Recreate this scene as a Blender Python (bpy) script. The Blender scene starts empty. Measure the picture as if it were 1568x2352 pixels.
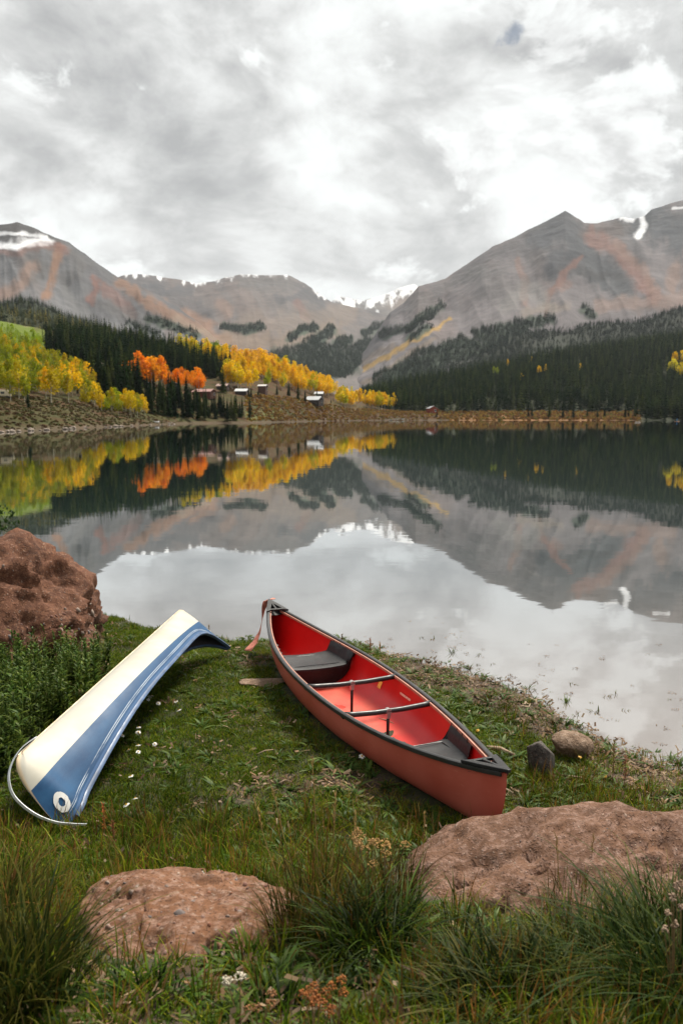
import bpy, bmesh, math, random
import numpy as np
from mathutils import Vector, Matrix
from mathutils.geometry import tessellate_polygon

random.seed(7)
RNG = np.random.default_rng(7)
S = bpy.context.scene
COL = S.collection
R = math.radians

# ------------------------------------------------------------------ camera
FPX = 28 / 36 * 2352.0            # focal length in pixels of a 1568 x 2352 frame
PITCH = R(6.82)
CAM_Z = 2.80
cam_d = bpy.data.cameras.new('camera'); cam = bpy.data.objects.new('camera', cam_d); COL.objects.link(cam)
cam.location = (0, 0, CAM_Z); cam.rotation_euler = (math.pi / 2 - PITCH, 0, 0)
cam_d.sensor_fit = 'VERTICAL'; cam_d.sensor_height = 36; cam_d.sensor_width = 24; cam_d.lens = 28
cam_d.clip_start = 0.05; cam_d.clip_end = 30000
cam_d.dof.use_dof = True; cam_d.dof.focus_distance = 6.6; cam_d.dof.aperture_fstop = 3.0
S.camera = cam
S.render.resolution_x, S.render.resolution_y = 682, 1024

# ------------------------------------------------------------------ sun, sky, exposure
SUN_EL, SUN_AZ = R(54), R(28)     # azimuth clockwise from +Y (straight ahead)
sun_d = bpy.data.lights.new('sun', 'SUN'); sun_d.energy = 4.6; sun_d.angle = R(16); sun_d.color = (1, .93, .82)
sun = bpy.data.objects.new('sun', sun_d); COL.objects.link(sun)
sdir = Vector((math.sin(SUN_AZ) * math.cos(SUN_EL), math.cos(SUN_AZ) * math.cos(SUN_EL), math.sin(SUN_EL)))
sun.rotation_euler = sdir.to_track_quat('Z', 'Y').to_euler(); sun.location = (20, 10, 30)


class NT:
    """small helper round a node tree"""
    def __init__(s, tree): s.t = tree; s.n = tree.nodes; s.l = tree.links
    def node(s, typ, ins=None, **props):
        n = s.n.new(typ)
        for k, v in props.items(): setattr(n, k, v)
        for k, v in (ins or {}).items():
            sock = n.inputs[k]
            if hasattr(v, 'is_linked') or isinstance(v, bpy.types.NodeSocket): s.l.new(v, sock)
            else: sock.default_value = v
        return n
    def math(s, op, a, b=0.0, c=0.0, clamp=False):
        n = s.node('ShaderNodeMath', {0: a, 1: b, 2: c}, operation=op, use_clamp=clamp); return n.outputs[0]
    def vmath(s, op, a, b=(0, 0, 0)):
        n = s.node('ShaderNodeVectorMath', {0: a, 1: b}, operation=op); return n.outputs[0]
    def mix(s, f, a, b, blend='MIX'):
        n = s.n.new('ShaderNodeMix'); n.data_type = 'RGBA'; n.blend_type = blend
        for i, v in ((0, f), (6, a), (7, b)):
            if isinstance(v, bpy.types.NodeSocket): s.l.new(v, n.inputs[i])
            elif i and len(v) == 3: n.inputs[i].default_value = (*v, 1)
            else: n.inputs[i].default_value = v
        return n.outputs[2]
    def ramp(s, f, stops, interp='LINEAR'):
        n = s.n.new('ShaderNodeValToRGB'); e = n.color_ramp.elements; n.color_ramp.interpolation = interp
        while len(e) < len(stops): e.new(.5)
        for el, (p, c) in zip(e, stops):
            el.position = p; el.color = (*c, 1) if hasattr(c, '__len__') else (c, c, c, 1)
        s.l.new(f, n.inputs[0]); return n.outputs[0]
    def noise(s, vec, scale, detail=4, rough=.55, dist=0.0):
        return s.node('ShaderNodeTexNoise', {'Vector': vec, 'Scale': scale, 'Detail': detail, 'Roughness': rough, 'Distortion': dist}).outputs[0]
    def maprange(s, v, a, b, c=0.0, d=1.0, smooth=True):
        n = s.node('ShaderNodeMapRange', {0: v, 1: a, 2: b, 3: c, 4: d}); n.interpolation_type = 'SMOOTHSTEP' if smooth else 'LINEAR'; return n.outputs[0]


W = bpy.data.worlds.new('World'); S.world = W; W.use_nodes = True
wt = NT(W.node_tree); wt.n.clear()
sky = wt.node('ShaderNodeTexSky', sky_type='NISHITA', sun_disc=False, sun_elevation=SUN_EL, sun_rotation=SUN_AZ, altitude=3000, dust_density=1.0)
SKY_OFF = (7.2, 9.6, 0)
tc = wt.node('ShaderNodeTexCoord').outputs['Generated']
sep = wt.node('ShaderNodeSeparateXYZ', {0: tc})
# heaped clouds: noise over the dome of directions, drawn out a little along the horizon
deck = wt.vmath('ADD', wt.vmath('MULTIPLY', tc, (1, 1, 1.55)), SKY_OFF)
wrp = wt.node('ShaderNodeTexNoise', {'Vector': deck, 'Scale': 3.0, 'Detail': 3}).outputs['Color']
deck = wt.vmath('ADD', deck, wt.vmath('MULTIPLY', wt.vmath('SUBTRACT', wrp, (.5, .5, .5)), (.16, .16, .16)))
big = wt.noise(deck, 3.2, 3, .5)
def puff(v): return wt.noise(v, 6.5, 7, .58)
n0 = puff(deck); n1 = puff(wt.vmath('ADD', deck, (.02, 0, .035)))      # a second look a step towards the light: lit rims, grey bellies
rim = wt.math('SUBTRACT', n0, n1)


def patch(X, Y, rad, k):
    """one thicker (k > 0) or thinner (k < 0) region of the cloud deck, by its direction"""
    u, v = (X - 784) / FPX, (1176 - Y) / FPX; d_ = Vector((u, math.cos(PITCH) + v * math.sin(PITCH), -math.sin(PITCH) + v * math.cos(PITCH))).normalized()
    n = wt.node('ShaderNodeVectorMath', {0: tc, 1: d_}, operation='DISTANCE')
    return wt.maprange(n.outputs['Value'], 0, rad / FPX, k, 0)


dens = wt.math('ADD', wt.math('MULTIPLY', wt.math('SUBTRACT', big, .5), 1.1), wt.math('MULTIPLY', wt.math('SUBTRACT', n0, .5), 1.5))
for a in ((330, 200, 430, .30), (100, 60, 400, .12), (680, 120, 250, -.10), (790, 300, 210, -.08), (960, 260, 230, .22), (1290, 205, 240, .28), (1090, 90, 360, -.30), (1230, 330, 260, -.32), (1510, 270, 200, .22), (30, 340, 200, .16), (230, 470, 200, -.16), (700, 560, 260, .08), (860, 600, 160, -.12), (480, 430, 200, .10), (1400, 420, 220, -.12)):
    dens = wt.math('ADD', dens, patch(*a))
lum = wt.math('ADD', wt.math('MULTIPLY', dens, -1.0), wt.math('MULTIPLY', rim, 2.4))
cloud = wt.ramp(wt.maprange(lum, -.56, .44, 0, 1, False), [(0, (3.9, 3.98, 4.0)), (.22, (4.9, 4.97, 4.97)), (.42, (6.1, 6.17, 6.12)), (.60, (7.4, 7.52, 7.45)), (.80, (8.6, 8.85, 8.75)), (1, (9.2, 9.5, 9.4))])
# sunlit heaps standing in front of the grey sheet
heap0 = wt.noise(deck, 9.5, 8, .57); heap1 = wt.noise(wt.vmath('ADD', deck, (.012, 0, .022)), 9.5, 8, .57)
where = wt.math('ADD', heap0, wt.math('MULTIPLY', wt.math('SUBTRACT', big, .5), -.35))
for a in ((1230, 330, 330, .13), (1090, 110, 330, .10), (1040, 420, 120, .08), (1420, 300, 200, .08), (330, 220, 420, -.10), (960, 620, 160, .04), (600, 480, 300, -.06), (80, 500, 200, -.04)): where = wt.math('ADD', where, patch(*a))
cum = wt.maprange(where, .545, .64, 0, 1)
heapc = wt.ramp(wt.maprange(wt.math('ADD', wt.math('MULTIPLY', wt.math('SUBTRACT', heap0, heap1), 4.2), .5), 0, 1, 0, 1, False), [(0, (6.4, 6.45, 6.42)), (.35, (7.9, 8.0, 7.95)), (.65, (9.0, 9.25, 9.15)), (1, (9.5, 9.8, 9.7))])
cloud = wt.mix(wt.math('MULTIPLY', cum, .85), cloud, heapc)
wisp = wt.math('MULTIPLY', wt.math('SUBTRACT', wt.noise(tc, 34, 5, .68), .5), 1.5)
hole = wt.maprange(wt.math('ADD', wt.math('ADD', wt.math('MULTIPLY', dens, .4), wisp), wt.math('ADD', patch(1158, 82, 46, -.75), patch(1196, 68, 40, -.7))), -.98, -.42, 0, 1)           # the thinnest spot lets blue sky through
skyc = wt.mix(hole, wt.mix(.30, wt.vmath('MULTIPLY', sky.outputs[0], (.62, .58, .5)), cloud), cloud)
bg = wt.node('ShaderNodeBackground', {0: skyc, 1: .062})
wo = wt.node('ShaderNodeOutputWorld', {0: bg.outputs[0]})
W.cycles.sampling_method = 'MANUAL'; W.cycles.sample_map_resolution = 512

S.view_settings.view_transform = 'Standard'; S.view_settings.look = 'None'
S.view_settings.exposure = 0.85; S.view_settings.gamma = 1.0; S.view_settings.use_curve_mapping = False
S.cycles.use_denoising = True; S.cycles.max_bounces = 5; S.cycles.diffuse_bounces = 2; S.cycles.glossy_bounces = 3
S.cycles.transmission_bounces = 2; S.cycles.transparent_max_bounces = 4; S.cycles.volume_bounces = 0
S.cycles.sample_clamp_indirect = 4; S.cycles.caustics_reflective = False; S.cycles.caustics_refractive = False
S.cycles.use_adaptive_sampling = True; S.cycles.adaptive_threshold = .02

# ------------------------------------------------------------------ numeric helpers
CP, SP = math.cos(PITCH), math.sin(PITCH)


def ray(X, Y):
    u = (np.asarray(X, float) - 784) / FPX; v = (1176 - np.asarray(Y, float)) / FPX
    return u, CP + v * SP, -SP + v * CP


def on_z(X, Y, z):
    """the point of height z seen in that direction"""
    u, dy, dz = ray(X, Y); t = (z - CAM_Z) / dz
    return np.stack(np.broadcast_arrays(u * t, dy * t, np.asarray(z, float) + 0 * t), -1)


def at_d(X, Y, D):
    """the point at forward distance D seen in that direction"""
    u, dy, dz = ray(X, Y); t = D / dy
    return np.stack(np.broadcast_arrays(u * t, D + 0 * t, CAM_Z + dz * t), -1)


def to_px(P):
    P = np.asarray(P, float); x, y, z = P[..., 0], P[..., 1], P[..., 2] - CAM_Z
    d = y * CP - z * SP; v = y * SP + z * CP
    return 784 + FPX * x / d, 1176 - FPX * v / d


def _h(i, j, k, seed):
    n = (i * 374761393 + j * 668265263 + k * 2147483647 + seed * 974711) & 0xffffffff
    n = ((n ^ (n >> 13)) * 1274126177) & 0xffffffff
    n = ((n ^ (n >> 16)) * 2246822519) & 0xffffffff
    return ((n ^ (n >> 15)) & 0xffffff) / float(0xffffff) * 2 - 1


def vnoise(p, seed=0):
    p = np.asarray(p, float); i = np.floor(p).astype(np.int64); f = p - i; f = f * f * f * (f * (f * 6 - 15) + 10)
    o = 0
    for a in (0, 1):
        for b in (0, 1):
            for c in (0, 1):
                w = (f[..., 0] if a else 1 - f[..., 0]) * (f[..., 1] if b else 1 - f[..., 1]) * (f[..., 2] if c else 1 - f[..., 2])
                o = o + w * _h(i[..., 0] + a, i[..., 1] + b, i[..., 2] + c, seed)
    return o


def fbm(p, octv=5, seed=0, gain=.5, lac=2.03, ridged=False):
    p = np.asarray(p, float); a, s, t = 1.0, 0, 0
    for k in range(octv):
        n = vnoise(p, seed + k * 17)
        if ridged: n = 1 - 2 * np.abs(n)
        s = s + a * n; t += a; a *= gain; p = p * lac + 13.7
    return s / t


def sstep(a, b, x):
    t = np.clip((x - a) / (b - a), 0, 1); return t * t * (3 - 2 * t)


def v3(x, y, z=0):
    x, y, z = np.broadcast_arrays(x, y, z); return np.stack([x, y, z], -1)


# ------------------------------------------------------------------ mesh helpers
def mesh(name, V, F, smooth=True):
    """F: one array (N,k) or a list of such arrays"""
    V = np.asarray(V, np.float32).reshape(-1, 3)
    FS = [np.asarray(f, np.int32) for f in (F if isinstance(F, list) else [F])]
    me = bpy.data.meshes.new(name)
    me.vertices.add(len(V)); me.vertices.foreach_set('co', V.ravel())
    lt = np.concatenate([np.full(len(f), f.shape[1], np.int32) for f in FS])
    li = np.concatenate([f.ravel() for f in FS])
    me.loops.add(len(li)); me.loops.foreach_set('vertex_index', li)
    me.polygons.add(len(lt)); me.polygons.foreach_set('loop_start', np.concatenate([[0], np.cumsum(lt)[:-1]]).astype(np.int32))
    me.polygons.foreach_set('loop_total', lt)
    if smooth: me.polygons.foreach_set('use_smooth', np.ones(len(lt), bool))
    me.update(calc_edges=True); me.validate()
    return me


def setcol(me, C, name='col'):
    a = me.color_attributes.new(name, 'FLOAT_COLOR', 'POINT'); C = np.asarray(C, np.float32)
    if C.shape[1] == 3: C = np.concatenate([C, np.ones((len(C), 1), np.float32)], 1)
    a.data.foreach_set('color', C.ravel())


def setval(me, v, name):
    a = me.attributes.new(name, 'FLOAT', 'POINT'); a.data.foreach_set('value', np.asarray(v, np.float32).ravel())


def obj(name, me, m=None, parent=None, link=True):
    o = bpy.data.objects.new(name, me)
    if m is not None and me is not None and not me.materials: me.materials.append(m)
    if link: COL.objects.link(o)
    if parent is not None: o.parent = parent
    return o


def tag(o, label=None, cat=None, group=None, kind=None):
    for k, v in (('label', label), ('category', cat), ('group', group), ('kind', kind)):
        if v: o[k] = v
    return o


def empty(name, loc=(0, 0, 0), rz=0.0):
    o = bpy.data.objects.new(name, None); COL.objects.link(o); o.location = loc; o.rotation_euler = (0, 0, rz); o.empty_display_size = .2
    return o


def gridF(n, m, closed=False):
    i = np.arange(n if closed else n - 1)[:, None]; j = np.arange(m - 1)[None]
    a = i * m + j; b = ((i + 1) % n) * m + j
    return np.stack([a, b, b + 1, a + 1], -1).reshape(-1, 4)


class MB:
    """collects simple solids into one mesh (for one part)"""
    def __init__(s): s.V = []; s.F = []; s.n = 0
    def add(s, V, F):
        V = [tuple(v) for v in V]; s.V += V; s.F += [tuple(i + s.n for i in f) for f in F]; s.n += len(V); return s
    def box(s, x0, x1, y0, y1, z0, z1):
        V = [(x, y, z) for x in (x0, x1) for y in (y0, y1) for z in (z0, z1)]
        return s.add(V, [(0, 1, 3, 2), (4, 6, 7, 5), (0, 4, 5, 1), (2, 3, 7, 6), (0, 2, 6, 4), (1, 5, 7, 3)])
    def tube(s, P, r, n=8, cap=True):
        P = [Vector(p) for p in P]; rr = r if hasattr(r, '__len__') else [r] * len(P); V = []; F = []
        up = Vector((0, 0, 1))
        for i, p in enumerate(P):
            d = (P[min(i + 1, len(P) - 1)] - P[max(i - 1, 0)]).normalized()
            a = d.cross(up if abs(d.z) < .95 else Vector((1, 0, 0))).normalized(); b = d.cross(a)
            V += [p + (a * math.cos(2 * math.pi * k / n) + b * math.sin(2 * math.pi * k / n)) * rr[i] for k in range(n)]
        for i in range(len(P) - 1):
            for k in range(n): F.append((i * n + k, i * n + (k + 1) % n, (i + 1) * n + (k + 1) % n, (i + 1) * n + k))
        if cap: F += [tuple(range(n))[::-1], tuple(range((len(P) - 1) * n, len(P) * n))]
        return s.add(V, F)
    def build(s, name, m, parent=None, smooth=False, bevel=0.0):
        me = bpy.data.meshes.new(name); me.from_pydata(s.V, [], s.F); me.update()
        if smooth: me.polygons.foreach_set('use_smooth', np.ones(len(me.polygons), bool))
        o = obj(name, me, m, parent)
        if bevel:
            b = o.modifiers.new('bevel', 'BEVEL'); b.width = bevel; b.segments = 2; b.limit_method = 'ANGLE'
        return o


def scatter(name, P, rot, scl, srcs, idx, label, cat=None):
    """one uncountable mass: many small pieces spread over points"""
    me = bpy.data.meshes.new(name); P = np.asarray(P, np.float32)
    me.vertices.add(len(P)); me.vertices.foreach_set('co', P.ravel())
    a = me.attributes.new('rot', 'FLOAT_VECTOR', 'POINT'); a.data.foreach_set('vector', np.asarray(rot, np.float32).ravel())
    scl = np.asarray(scl, np.float32)
    if scl.ndim == 1: scl = np.repeat(scl[:, None], 3, 1)
    a = me.attributes.new('scl', 'FLOAT_VECTOR', 'POINT'); a.data.foreach_set('vector', scl.ravel())
    a = me.attributes.new('idx', 'INT', 'POINT'); a.data.foreach_set('value', np.asarray(idx, np.int32))
    me.update()
    c = bpy.data.collections.new(name + '_kinds')
    for i, s_ in enumerate(srcs):
        s_.name = 'k%02d_' % i + s_.name; c.objects.link(s_)
    ng = bpy.data.node_groups.new(name, 'GeometryNodeTree')
    ng.interface.new_socket('Geometry', in_out='INPUT', socket_type='NodeSocketGeometry')
    ng.interface.new_socket('Geometry', in_out='OUTPUT', socket_type='NodeSocketGeometry')
    t = NT(ng); gi = t.node('NodeGroupInput'); go = t.node('NodeGroupOutput')
    ci = t.node('GeometryNodeCollectionInfo', {'Collection': c, 'Separate Children': True, 'Reset Children': True})
    def na(nm, ty): return t.node('GeometryNodeInputNamedAttribute', {'Name': nm}, data_type=ty).outputs[0]
    e2r = t.node('FunctionNodeEulerToRotation', {0: na('rot', 'FLOAT_VECTOR')})
    ip = t.node('GeometryNodeInstanceOnPoints', {'Points': gi.outputs[0], 'Instance': ci.outputs[0], 'Pick Instance': True,
                'Instance Index': na('idx', 'INT'), 'Rotation': e2r.outputs[0], 'Scale': na('scl', 'FLOAT_VECTOR')})
    t.l.new(ip.outputs[0], go.inputs[0])
    o = obj(name, me); o.modifiers.new('spread', 'NODES').node_group = ng
    return tag(o, label, cat, kind='stuff')


# ------------------------------------------------------------------ materials
def material(name):
    m = bpy.data.materials.new(name); m.use_nodes = True; t = NT(m.node_tree); t.n.clear()
    out = t.node('ShaderNodeOutputMaterial'); return m, t, out


def pbsdf(t, out, col, rough=.6, bump=None, bstr=.3, bdist=.02, **ins):
    d = {'Base Color': col if isinstance(col, bpy.types.NodeSocket) else (*col, 1), 'Roughness': rough}
    d.update(ins)
    p = t.node('ShaderNodeBsdfPrincipled', d)
    if bump is not None:
        b = t.node('ShaderNodeBump', {'Height': bump, 'Strength': bstr, 'Distance': bdist}); t.l.new(b.outputs[0], p.inputs['Normal'])
    if out is not None: t.l.new(p.outputs[0], out.inputs[0])
    return p


def simple(name, col, rough=.6, var=.15, scale=3.0, bump=.0, spec=.5, metal=0.0):
    """plain finish with a little uneven wear"""
    m, t, out = material(name); oc = t.node('ShaderNodeTexCoord').outputs['Object']
    n = t.noise(oc, scale, 5, .6)
    c = t.mix(t.maprange(n, .3, .7), tuple(x * (1 - var) for x in col), tuple(min(1, x * (1 + var)) for x in col))
    rr = t.maprange(t.noise(oc, scale * 2.3, 4), .3, .7, rough * .85, min(1, rough * 1.15))
    pbsdf(t, out, c, rr, n if bump else None, bump, .01, **{'Specular IOR Level': spec, 'Metallic': metal}); return m


def leafmat(name, stops, rough=.6, trans=.3, useobj=False, usecol=False, var=.25, spec=.08):
    """foliage: colour varies per plant and over the ground, some light passes through"""
    m, t, out = material(name)
    oi = t.node('ShaderNodeObjectInfo')
    if usecol: base = t.node('ShaderNodeVertexColor', layer_name='col').outputs[0]
    elif useobj: base = oi.outputs['Color']
    else: base = t.ramp(oi.outputs['Random'], stops)
    geo = t.node('ShaderNodeNewGeometry')
    n = t.noise(geo.outputs['Position'], .9 if not useobj else .35, 3)
    base = t.mix(1.0, base, t.ramp(n, [(.3, 1 - var), (.7, 1 + var)]), 'MULTIPLY')
    if useobj:
        rv = t.math('MULTIPLY_ADD', t.node('ShaderNodeVertexColor', layer_name='col').outputs[0], 1.0, 0.0)
        base = t.mix(1.0, base, rv, 'MULTIPLY')
    if usecol:
        base = t.mix(1.0, base, t.ramp(oi.outputs['Random'], [(0, .7), (1, 1.3)]), 'MULTIPLY')
    p = t.node('ShaderNodeBsdfPrincipled', {'Base Color': base, 'Roughness': rough, 'Specular IOR Level': spec})
    tr = t.node('ShaderNodeBsdfTranslucent', {'Color': base})
    mx = t.node('ShaderNodeMixShader', {0: trans, 1: p.outputs[0], 2: tr.outputs[0]}); t.l.new(mx.outputs[0], out.inputs[0])
    return m

# ================================================================== SETTING: terrain, mountains, water
class Layer:
    """a real slope: for a fan of directions, a list of (distance, height on view) from its foot to its crest"""
    def __init__(s, xs, rows, nc, nr, smooth=3, shorez=None):
        xs = np.array(xs, float); rows = np.array(rows, float)          # (nx, K, 2)
        K = rows.shape[1]; X = np.linspace(xs[0], xs[-1], nc); t = np.linspace(0, K - 1, nr)
        D = np.stack([np.interp(X, xs, rows[:, k, 0]) for k in range(K)], 1)
        Y = np.stack([np.interp(X, xs, rows[:, k, 1]) for k in range(K)], 1)
        P = at_d(X[:, None], Y, D)                                      # (nc,K,3)
        i = np.clip(t.astype(int), 0, K - 2); f = (t - i)[None, :, None]
        P = P[:, i] * (1 - f) + P[:, i + 1] * f
        for _ in range(smooth):
            Q = P.copy(); Q[:, 1:-1] = (P[:, :-2] + 2 * P[:, 1:-1] + P[:, 2:]) / 4; P = Q
        s.P = P; s.nc, s.nr = nc, nr; s.X = np.repeat(X[:, None], nr, 1); s.t = np.repeat((t / (K - 1))[None], nc, 0)
    def px(s): return to_px(s.P)
    def build(s, name, m, label=None, C=None, smooth=True):
        me = mesh(name, s.P, gridF(s.nc, s.nr)[:, ::-1], smooth)
        if C is not None: setcol(me, C.reshape(-1, 3))
        o = obj(name, me, m); return tag(o, label, kind='structure')
    def sample(s, n, rng):
        P = s.P; a = P[:-1, :-1]; b = P[1:, :-1]; d = P[:-1, 1:]
        ar = np.linalg.norm(np.cross(b - a, d - a), axis=-1).ravel(); c = np.cumsum(ar); c /= c[-1]
        k = np.searchsorted(c, rng.random(n)); i, j = np.unravel_index(k, (s.nc - 1, s.nr - 1))
        u, v = rng.random((n, 1)), rng.random((n, 1))
        return P[i, j] * (1 - u) * (1 - v) + P[i + 1, j] * u * (1 - v) + P[i, j + 1] * (1 - u) * v + P[i + 1, j + 1] * u * v
    def at(s, X, Y):
        """ground point of this slope seen nearest that direction"""
        gx, gy = s.px(); sel = s.t < s.tmax if hasattr(s, 'tmax') else np.ones_like(gx, bool)
        d = (gx - X) ** 2 + (gy - Y) ** 2; d[~sel] = 1e12
        return s.P.reshape(-1, 3)[np.argmin(d)].copy()


def seg_dist(X, Y, pts):
    pts = np.array(pts, float); best = np.full(X.shape, 1e9); 
    if len(pts) == 1: return np.hypot(X - pts[0, 0], Y - pts[0, 1])
    for a, b in zip(pts[:-1], pts[1:]):
        ab = b - a; t = np.clip(((X - a[0]) * ab[0] + (Y - a[1]) * ab[1]) / (ab @ ab + 1e-9), 0, 1)
        best = np.minimum(best, np.hypot(X - a[0] - t * ab[0], Y - a[1] - t * ab[1]))
    return best


def strokes(C, X, Y, items, warp=10, freq=.03, seed=3, soft=.6):
    """lay beds of another rock or cover on the slope, their borders broken up"""
    wx = fbm(v3(X * freq, Y * freq * .6, 0), 4, seed) * warp; wy = fbm(v3(X * freq, Y * freq, 5), 4, seed + 9) * warp
    fr = fbm(v3(X * .07, Y * .05, 2), 4, seed + 4)
    for pts, w, col, k in items:
        d = seg_dist(X + wx, Y + wy, pts) + fr * w * .7
        a = (1 - sstep(w * (1 - soft), w * (1 + soft), d)) * k
        C = C * (1 - a[..., None]) + np.array(col) * a[..., None]
    return C


def in_poly(X, Y, poly):
    X, Y = np.asarray(X), np.asarray(Y); r = np.zeros(X.shape, bool); n = len(poly)
    for i in range(n):
        (x0, y0), (x1, y1) = poly[i], poly[(i + 1) % n]
        c = ((y0 > Y) != (y1 > Y)) & (X < (x1 - x0) * (Y - y0) / (y1 - y0 + 1e-12) + x0); r ^= c
    return r


def rockmat(name, bscale=.05, bdist=6.0):
    m, t, out = material(name)
    c = t.node('ShaderNodeVertexColor', layer_name='col').outputs[0]
    pos = t.node('ShaderNodeNewGeometry').outputs['Position']
    n = t.noise(pos, bscale, 8, .65); n2 = t.noise(pos, bscale * .22, 5, .6)
    c = t.mix(1.0, c, t.ramp(n, [(.25, .8), (.75, 1.2)]), 'MULTIPLY'); c = t.mix(1.0, c, t.ramp(n2, [(.3, .86), (.7, 1.14)]), 'MULTIPLY')
    pbsdf(t, out, c, .95, n, .8, bdist * 1.6, **{'Specular IOR Level': .1}); return m


M_ROCK = rockmat('mountain_rock', .022, 3.0)
M_HILL = rockmat('hill_turf', .5, .4)


def mountain(name, label, xs, ridgeY, ridgeD, baseY, baseD, nc, nr, amp, prof, rock, beds, seed, snow=None, gf=.013, slant=1.6):
    ridgeD = np.interp(xs, [xs[0], xs[-1]], ridgeD); baseD = np.interp(xs, [xs[0], xs[-1]], baseD)
    rows = []
    T = np.linspace(0, 1, 12)
    for i, x in enumerate(xs):
        by = max(baseY, ridgeY[i] + 15)
        rows.append([(baseD[i] + (ridgeD[i] - baseD[i]) * t, by + (ridgeY[i] - by) * (t ** prof)) for t in T] + [(ridgeD[i] * 1.12, ridgeY[i] + 25), (ridgeD[i] * 1.3, ridgeY[i] + 120)])
    L = Layer(xs, rows, nc, nr, 2)
    X, Y = L.px(); t = np.clip(L.t * 13 / 11, 0, 1)
    g = fbm(v3(L.X * gf + slant * t + .35 * fbm(v3(L.X * .01, t * 3, seed), 3, seed), t * 1.1, seed), 3, seed, ridged=True)
    q = fbm(v3(L.X * gf * .45, t * 2.2, seed + 4), 4, seed + 31)
    led = fbm(v3(L.X * .008, (L.P[..., 2]) * .02 + q, 1), 4, seed + 77)
    env = np.clip(np.minimum(t * 2.2, (1.04 - t) * 3 + .10), 0, 1)
    fine = fbm(L.P * .018, 5, seed + 8, .6); crag = fbm(L.P * np.array([.012, .006, .02]), 4, seed + 15, .6, ridged=True)
    gul = fbm(v3(L.X * .055 + slant * .6 * t + .5 * fbm(v3(L.X * .01, t * 2, 9), 3, seed + 3), t * .9, 4), 3, seed + 41, ridged=True)
    L.P[..., 2] += amp * env * (g * .16 + q * .8 + .15) + amp * .05 * fine * np.clip(t * 3, 0, 1) + 1.8 * gul * np.clip(t * 3, 0, 1) * np.clip(env + .1, 0, 1) + amp * .045 * crag * sstep(.62, .9, t) + amp * .08 * led * env * sstep(.35, .8, t)
    X, Y = L.px()
    C = np.ones(X.shape + (3,)) * np.array(rock)
    # cliffs high up are darker slate, debris below paler and warmer
    cl = sstep(.0, .45, g * .5 + led * .6 + sstep(.55, 1, t) * .55 - .25)
    C = C * (1 - .6 * cl[..., None]) + np.array([.05, .05, .055]) * .6 * cl[..., None]
    st = sstep(.0, .6, fbm(v3(L.X * .022 + slant * 1.6 * t, t * 1.5, 3), 4, seed + 5))
    C = C * (1 - .35 * st[..., None]) + np.array([.115, .082, .070]) * .35 * st[..., None]
    C = strokes(C, X, Y, beds, 12, .03, seed)
    if snow is not None:
        y0, amt, sx0, sx1 = snow
        rY = np.interp(L.X, xs, ridgeY)
        s_ = sstep(.05, .5, fbm(v3(L.X * .09, Y * .06, 1), 5, seed + 50, .65) + amt - (Y - rY) / y0) * sstep(sx0 - 12, sx0, X) * (1 - sstep(sx1, sx1 + 12, X))
        C = C * (1 - s_[..., None]) + np.array([.60, .61, .63]) * s_[..., None]
    o = L.build(name, M_ROCK, label, C); o['label'] = label
    L.beds = beds; return L


GRY, DRK, RED, ORG, TAN, GRN, YEL, SNO = (.096, .097, .102), (.046, .048, .054), (.125, .064, .052), (.150, .088, .060), (.128, .102, .084), (.03, .045, .03), (.24, .15, .04), (.6, .61, .63)
DGR = (.020, .030, .019)
LIL = (.108, .098, .102)

far_peak = mountain('mountain', 'distant snow dusted peak in the gap between the mountains', [600, 700, 760, 780, 830, 870, 920, 950, 985, 1060, 1150], [760, 715, 690, 678, 690, 680, 659, 650, 672, 720, 760],
    (7600, 7600), 830, (5200, 5200), 220, 60, 70, .9, (0.108, 0.099, 0.0944), [([(900, 700), (960, 690)], 14, (0.135, 0.103, 0.0851), .6)], 11, snow=(46, .62, 640, 1000))
mid_mtn = mountain('mountain', 'flat topped grey mountain closing the valley, snow along its crest', [120, 200, 262, 285, 340, 400, 450, 490, 520, 550, 600, 660, 700, 735, 762, 830, 900, 980, 1080], [690, 660, 640, 630, 633, 641, 653, 648, 640, 632, 633, 632, 651, 678, 694, 706, 724, 752, 800],
    (4600, 5000), 945, (1800, 1800), 430, 190, 65, .8, (.098, .088, .086), [
        ([(330, 660), (380, 672), (430, 668)], 12, DRK, .75), ([(400, 690), (440, 705), (470, 720)], 16, (0.0628, 0.0583, 0.0606), .9),
        ([(640, 690), (690, 680), (735, 690)], 11, DRK, .7), ([(560, 650), (660, 655)], 14, (0.0719, 0.0693, 0.0693), .6),
        ([(330, 680), (380, 705), (430, 730), (520, 790)], 13, ORG, .85), ([(500, 700), (520, 720)], 12, (0.162, 0.108, 0.0851), .6), ([(680, 700), (700, 730)], 10, RED, .5),
        ([(560, 745), (700, 735), (800, 720)], 20, TAN, .6), ([(520, 770), (640, 790), (760, 760)], 22, (0.148, 0.106, 0.0719), .55),
        ([(515, 752), (560, 758), (600, 752)], 9, GRN, 1), ([(668, 778), (690, 758), (720, 752)], 8, GRN, 1), ([(700, 800), (730, 780), (760, 758)], 12, GRN, 1),
        ([(770, 795), (800, 778)], 9, GRN, 1), ([(640, 830), (720, 815), (820, 818), (850, 800)], 24, DGR, 1), ([(700, 850), (800, 845)], 22, DGR, 1),
        ([(840, 768), (880, 745), (925, 735)], 8, GRN, .8)], 21, snow=(30, .10, 250, 745))
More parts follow.
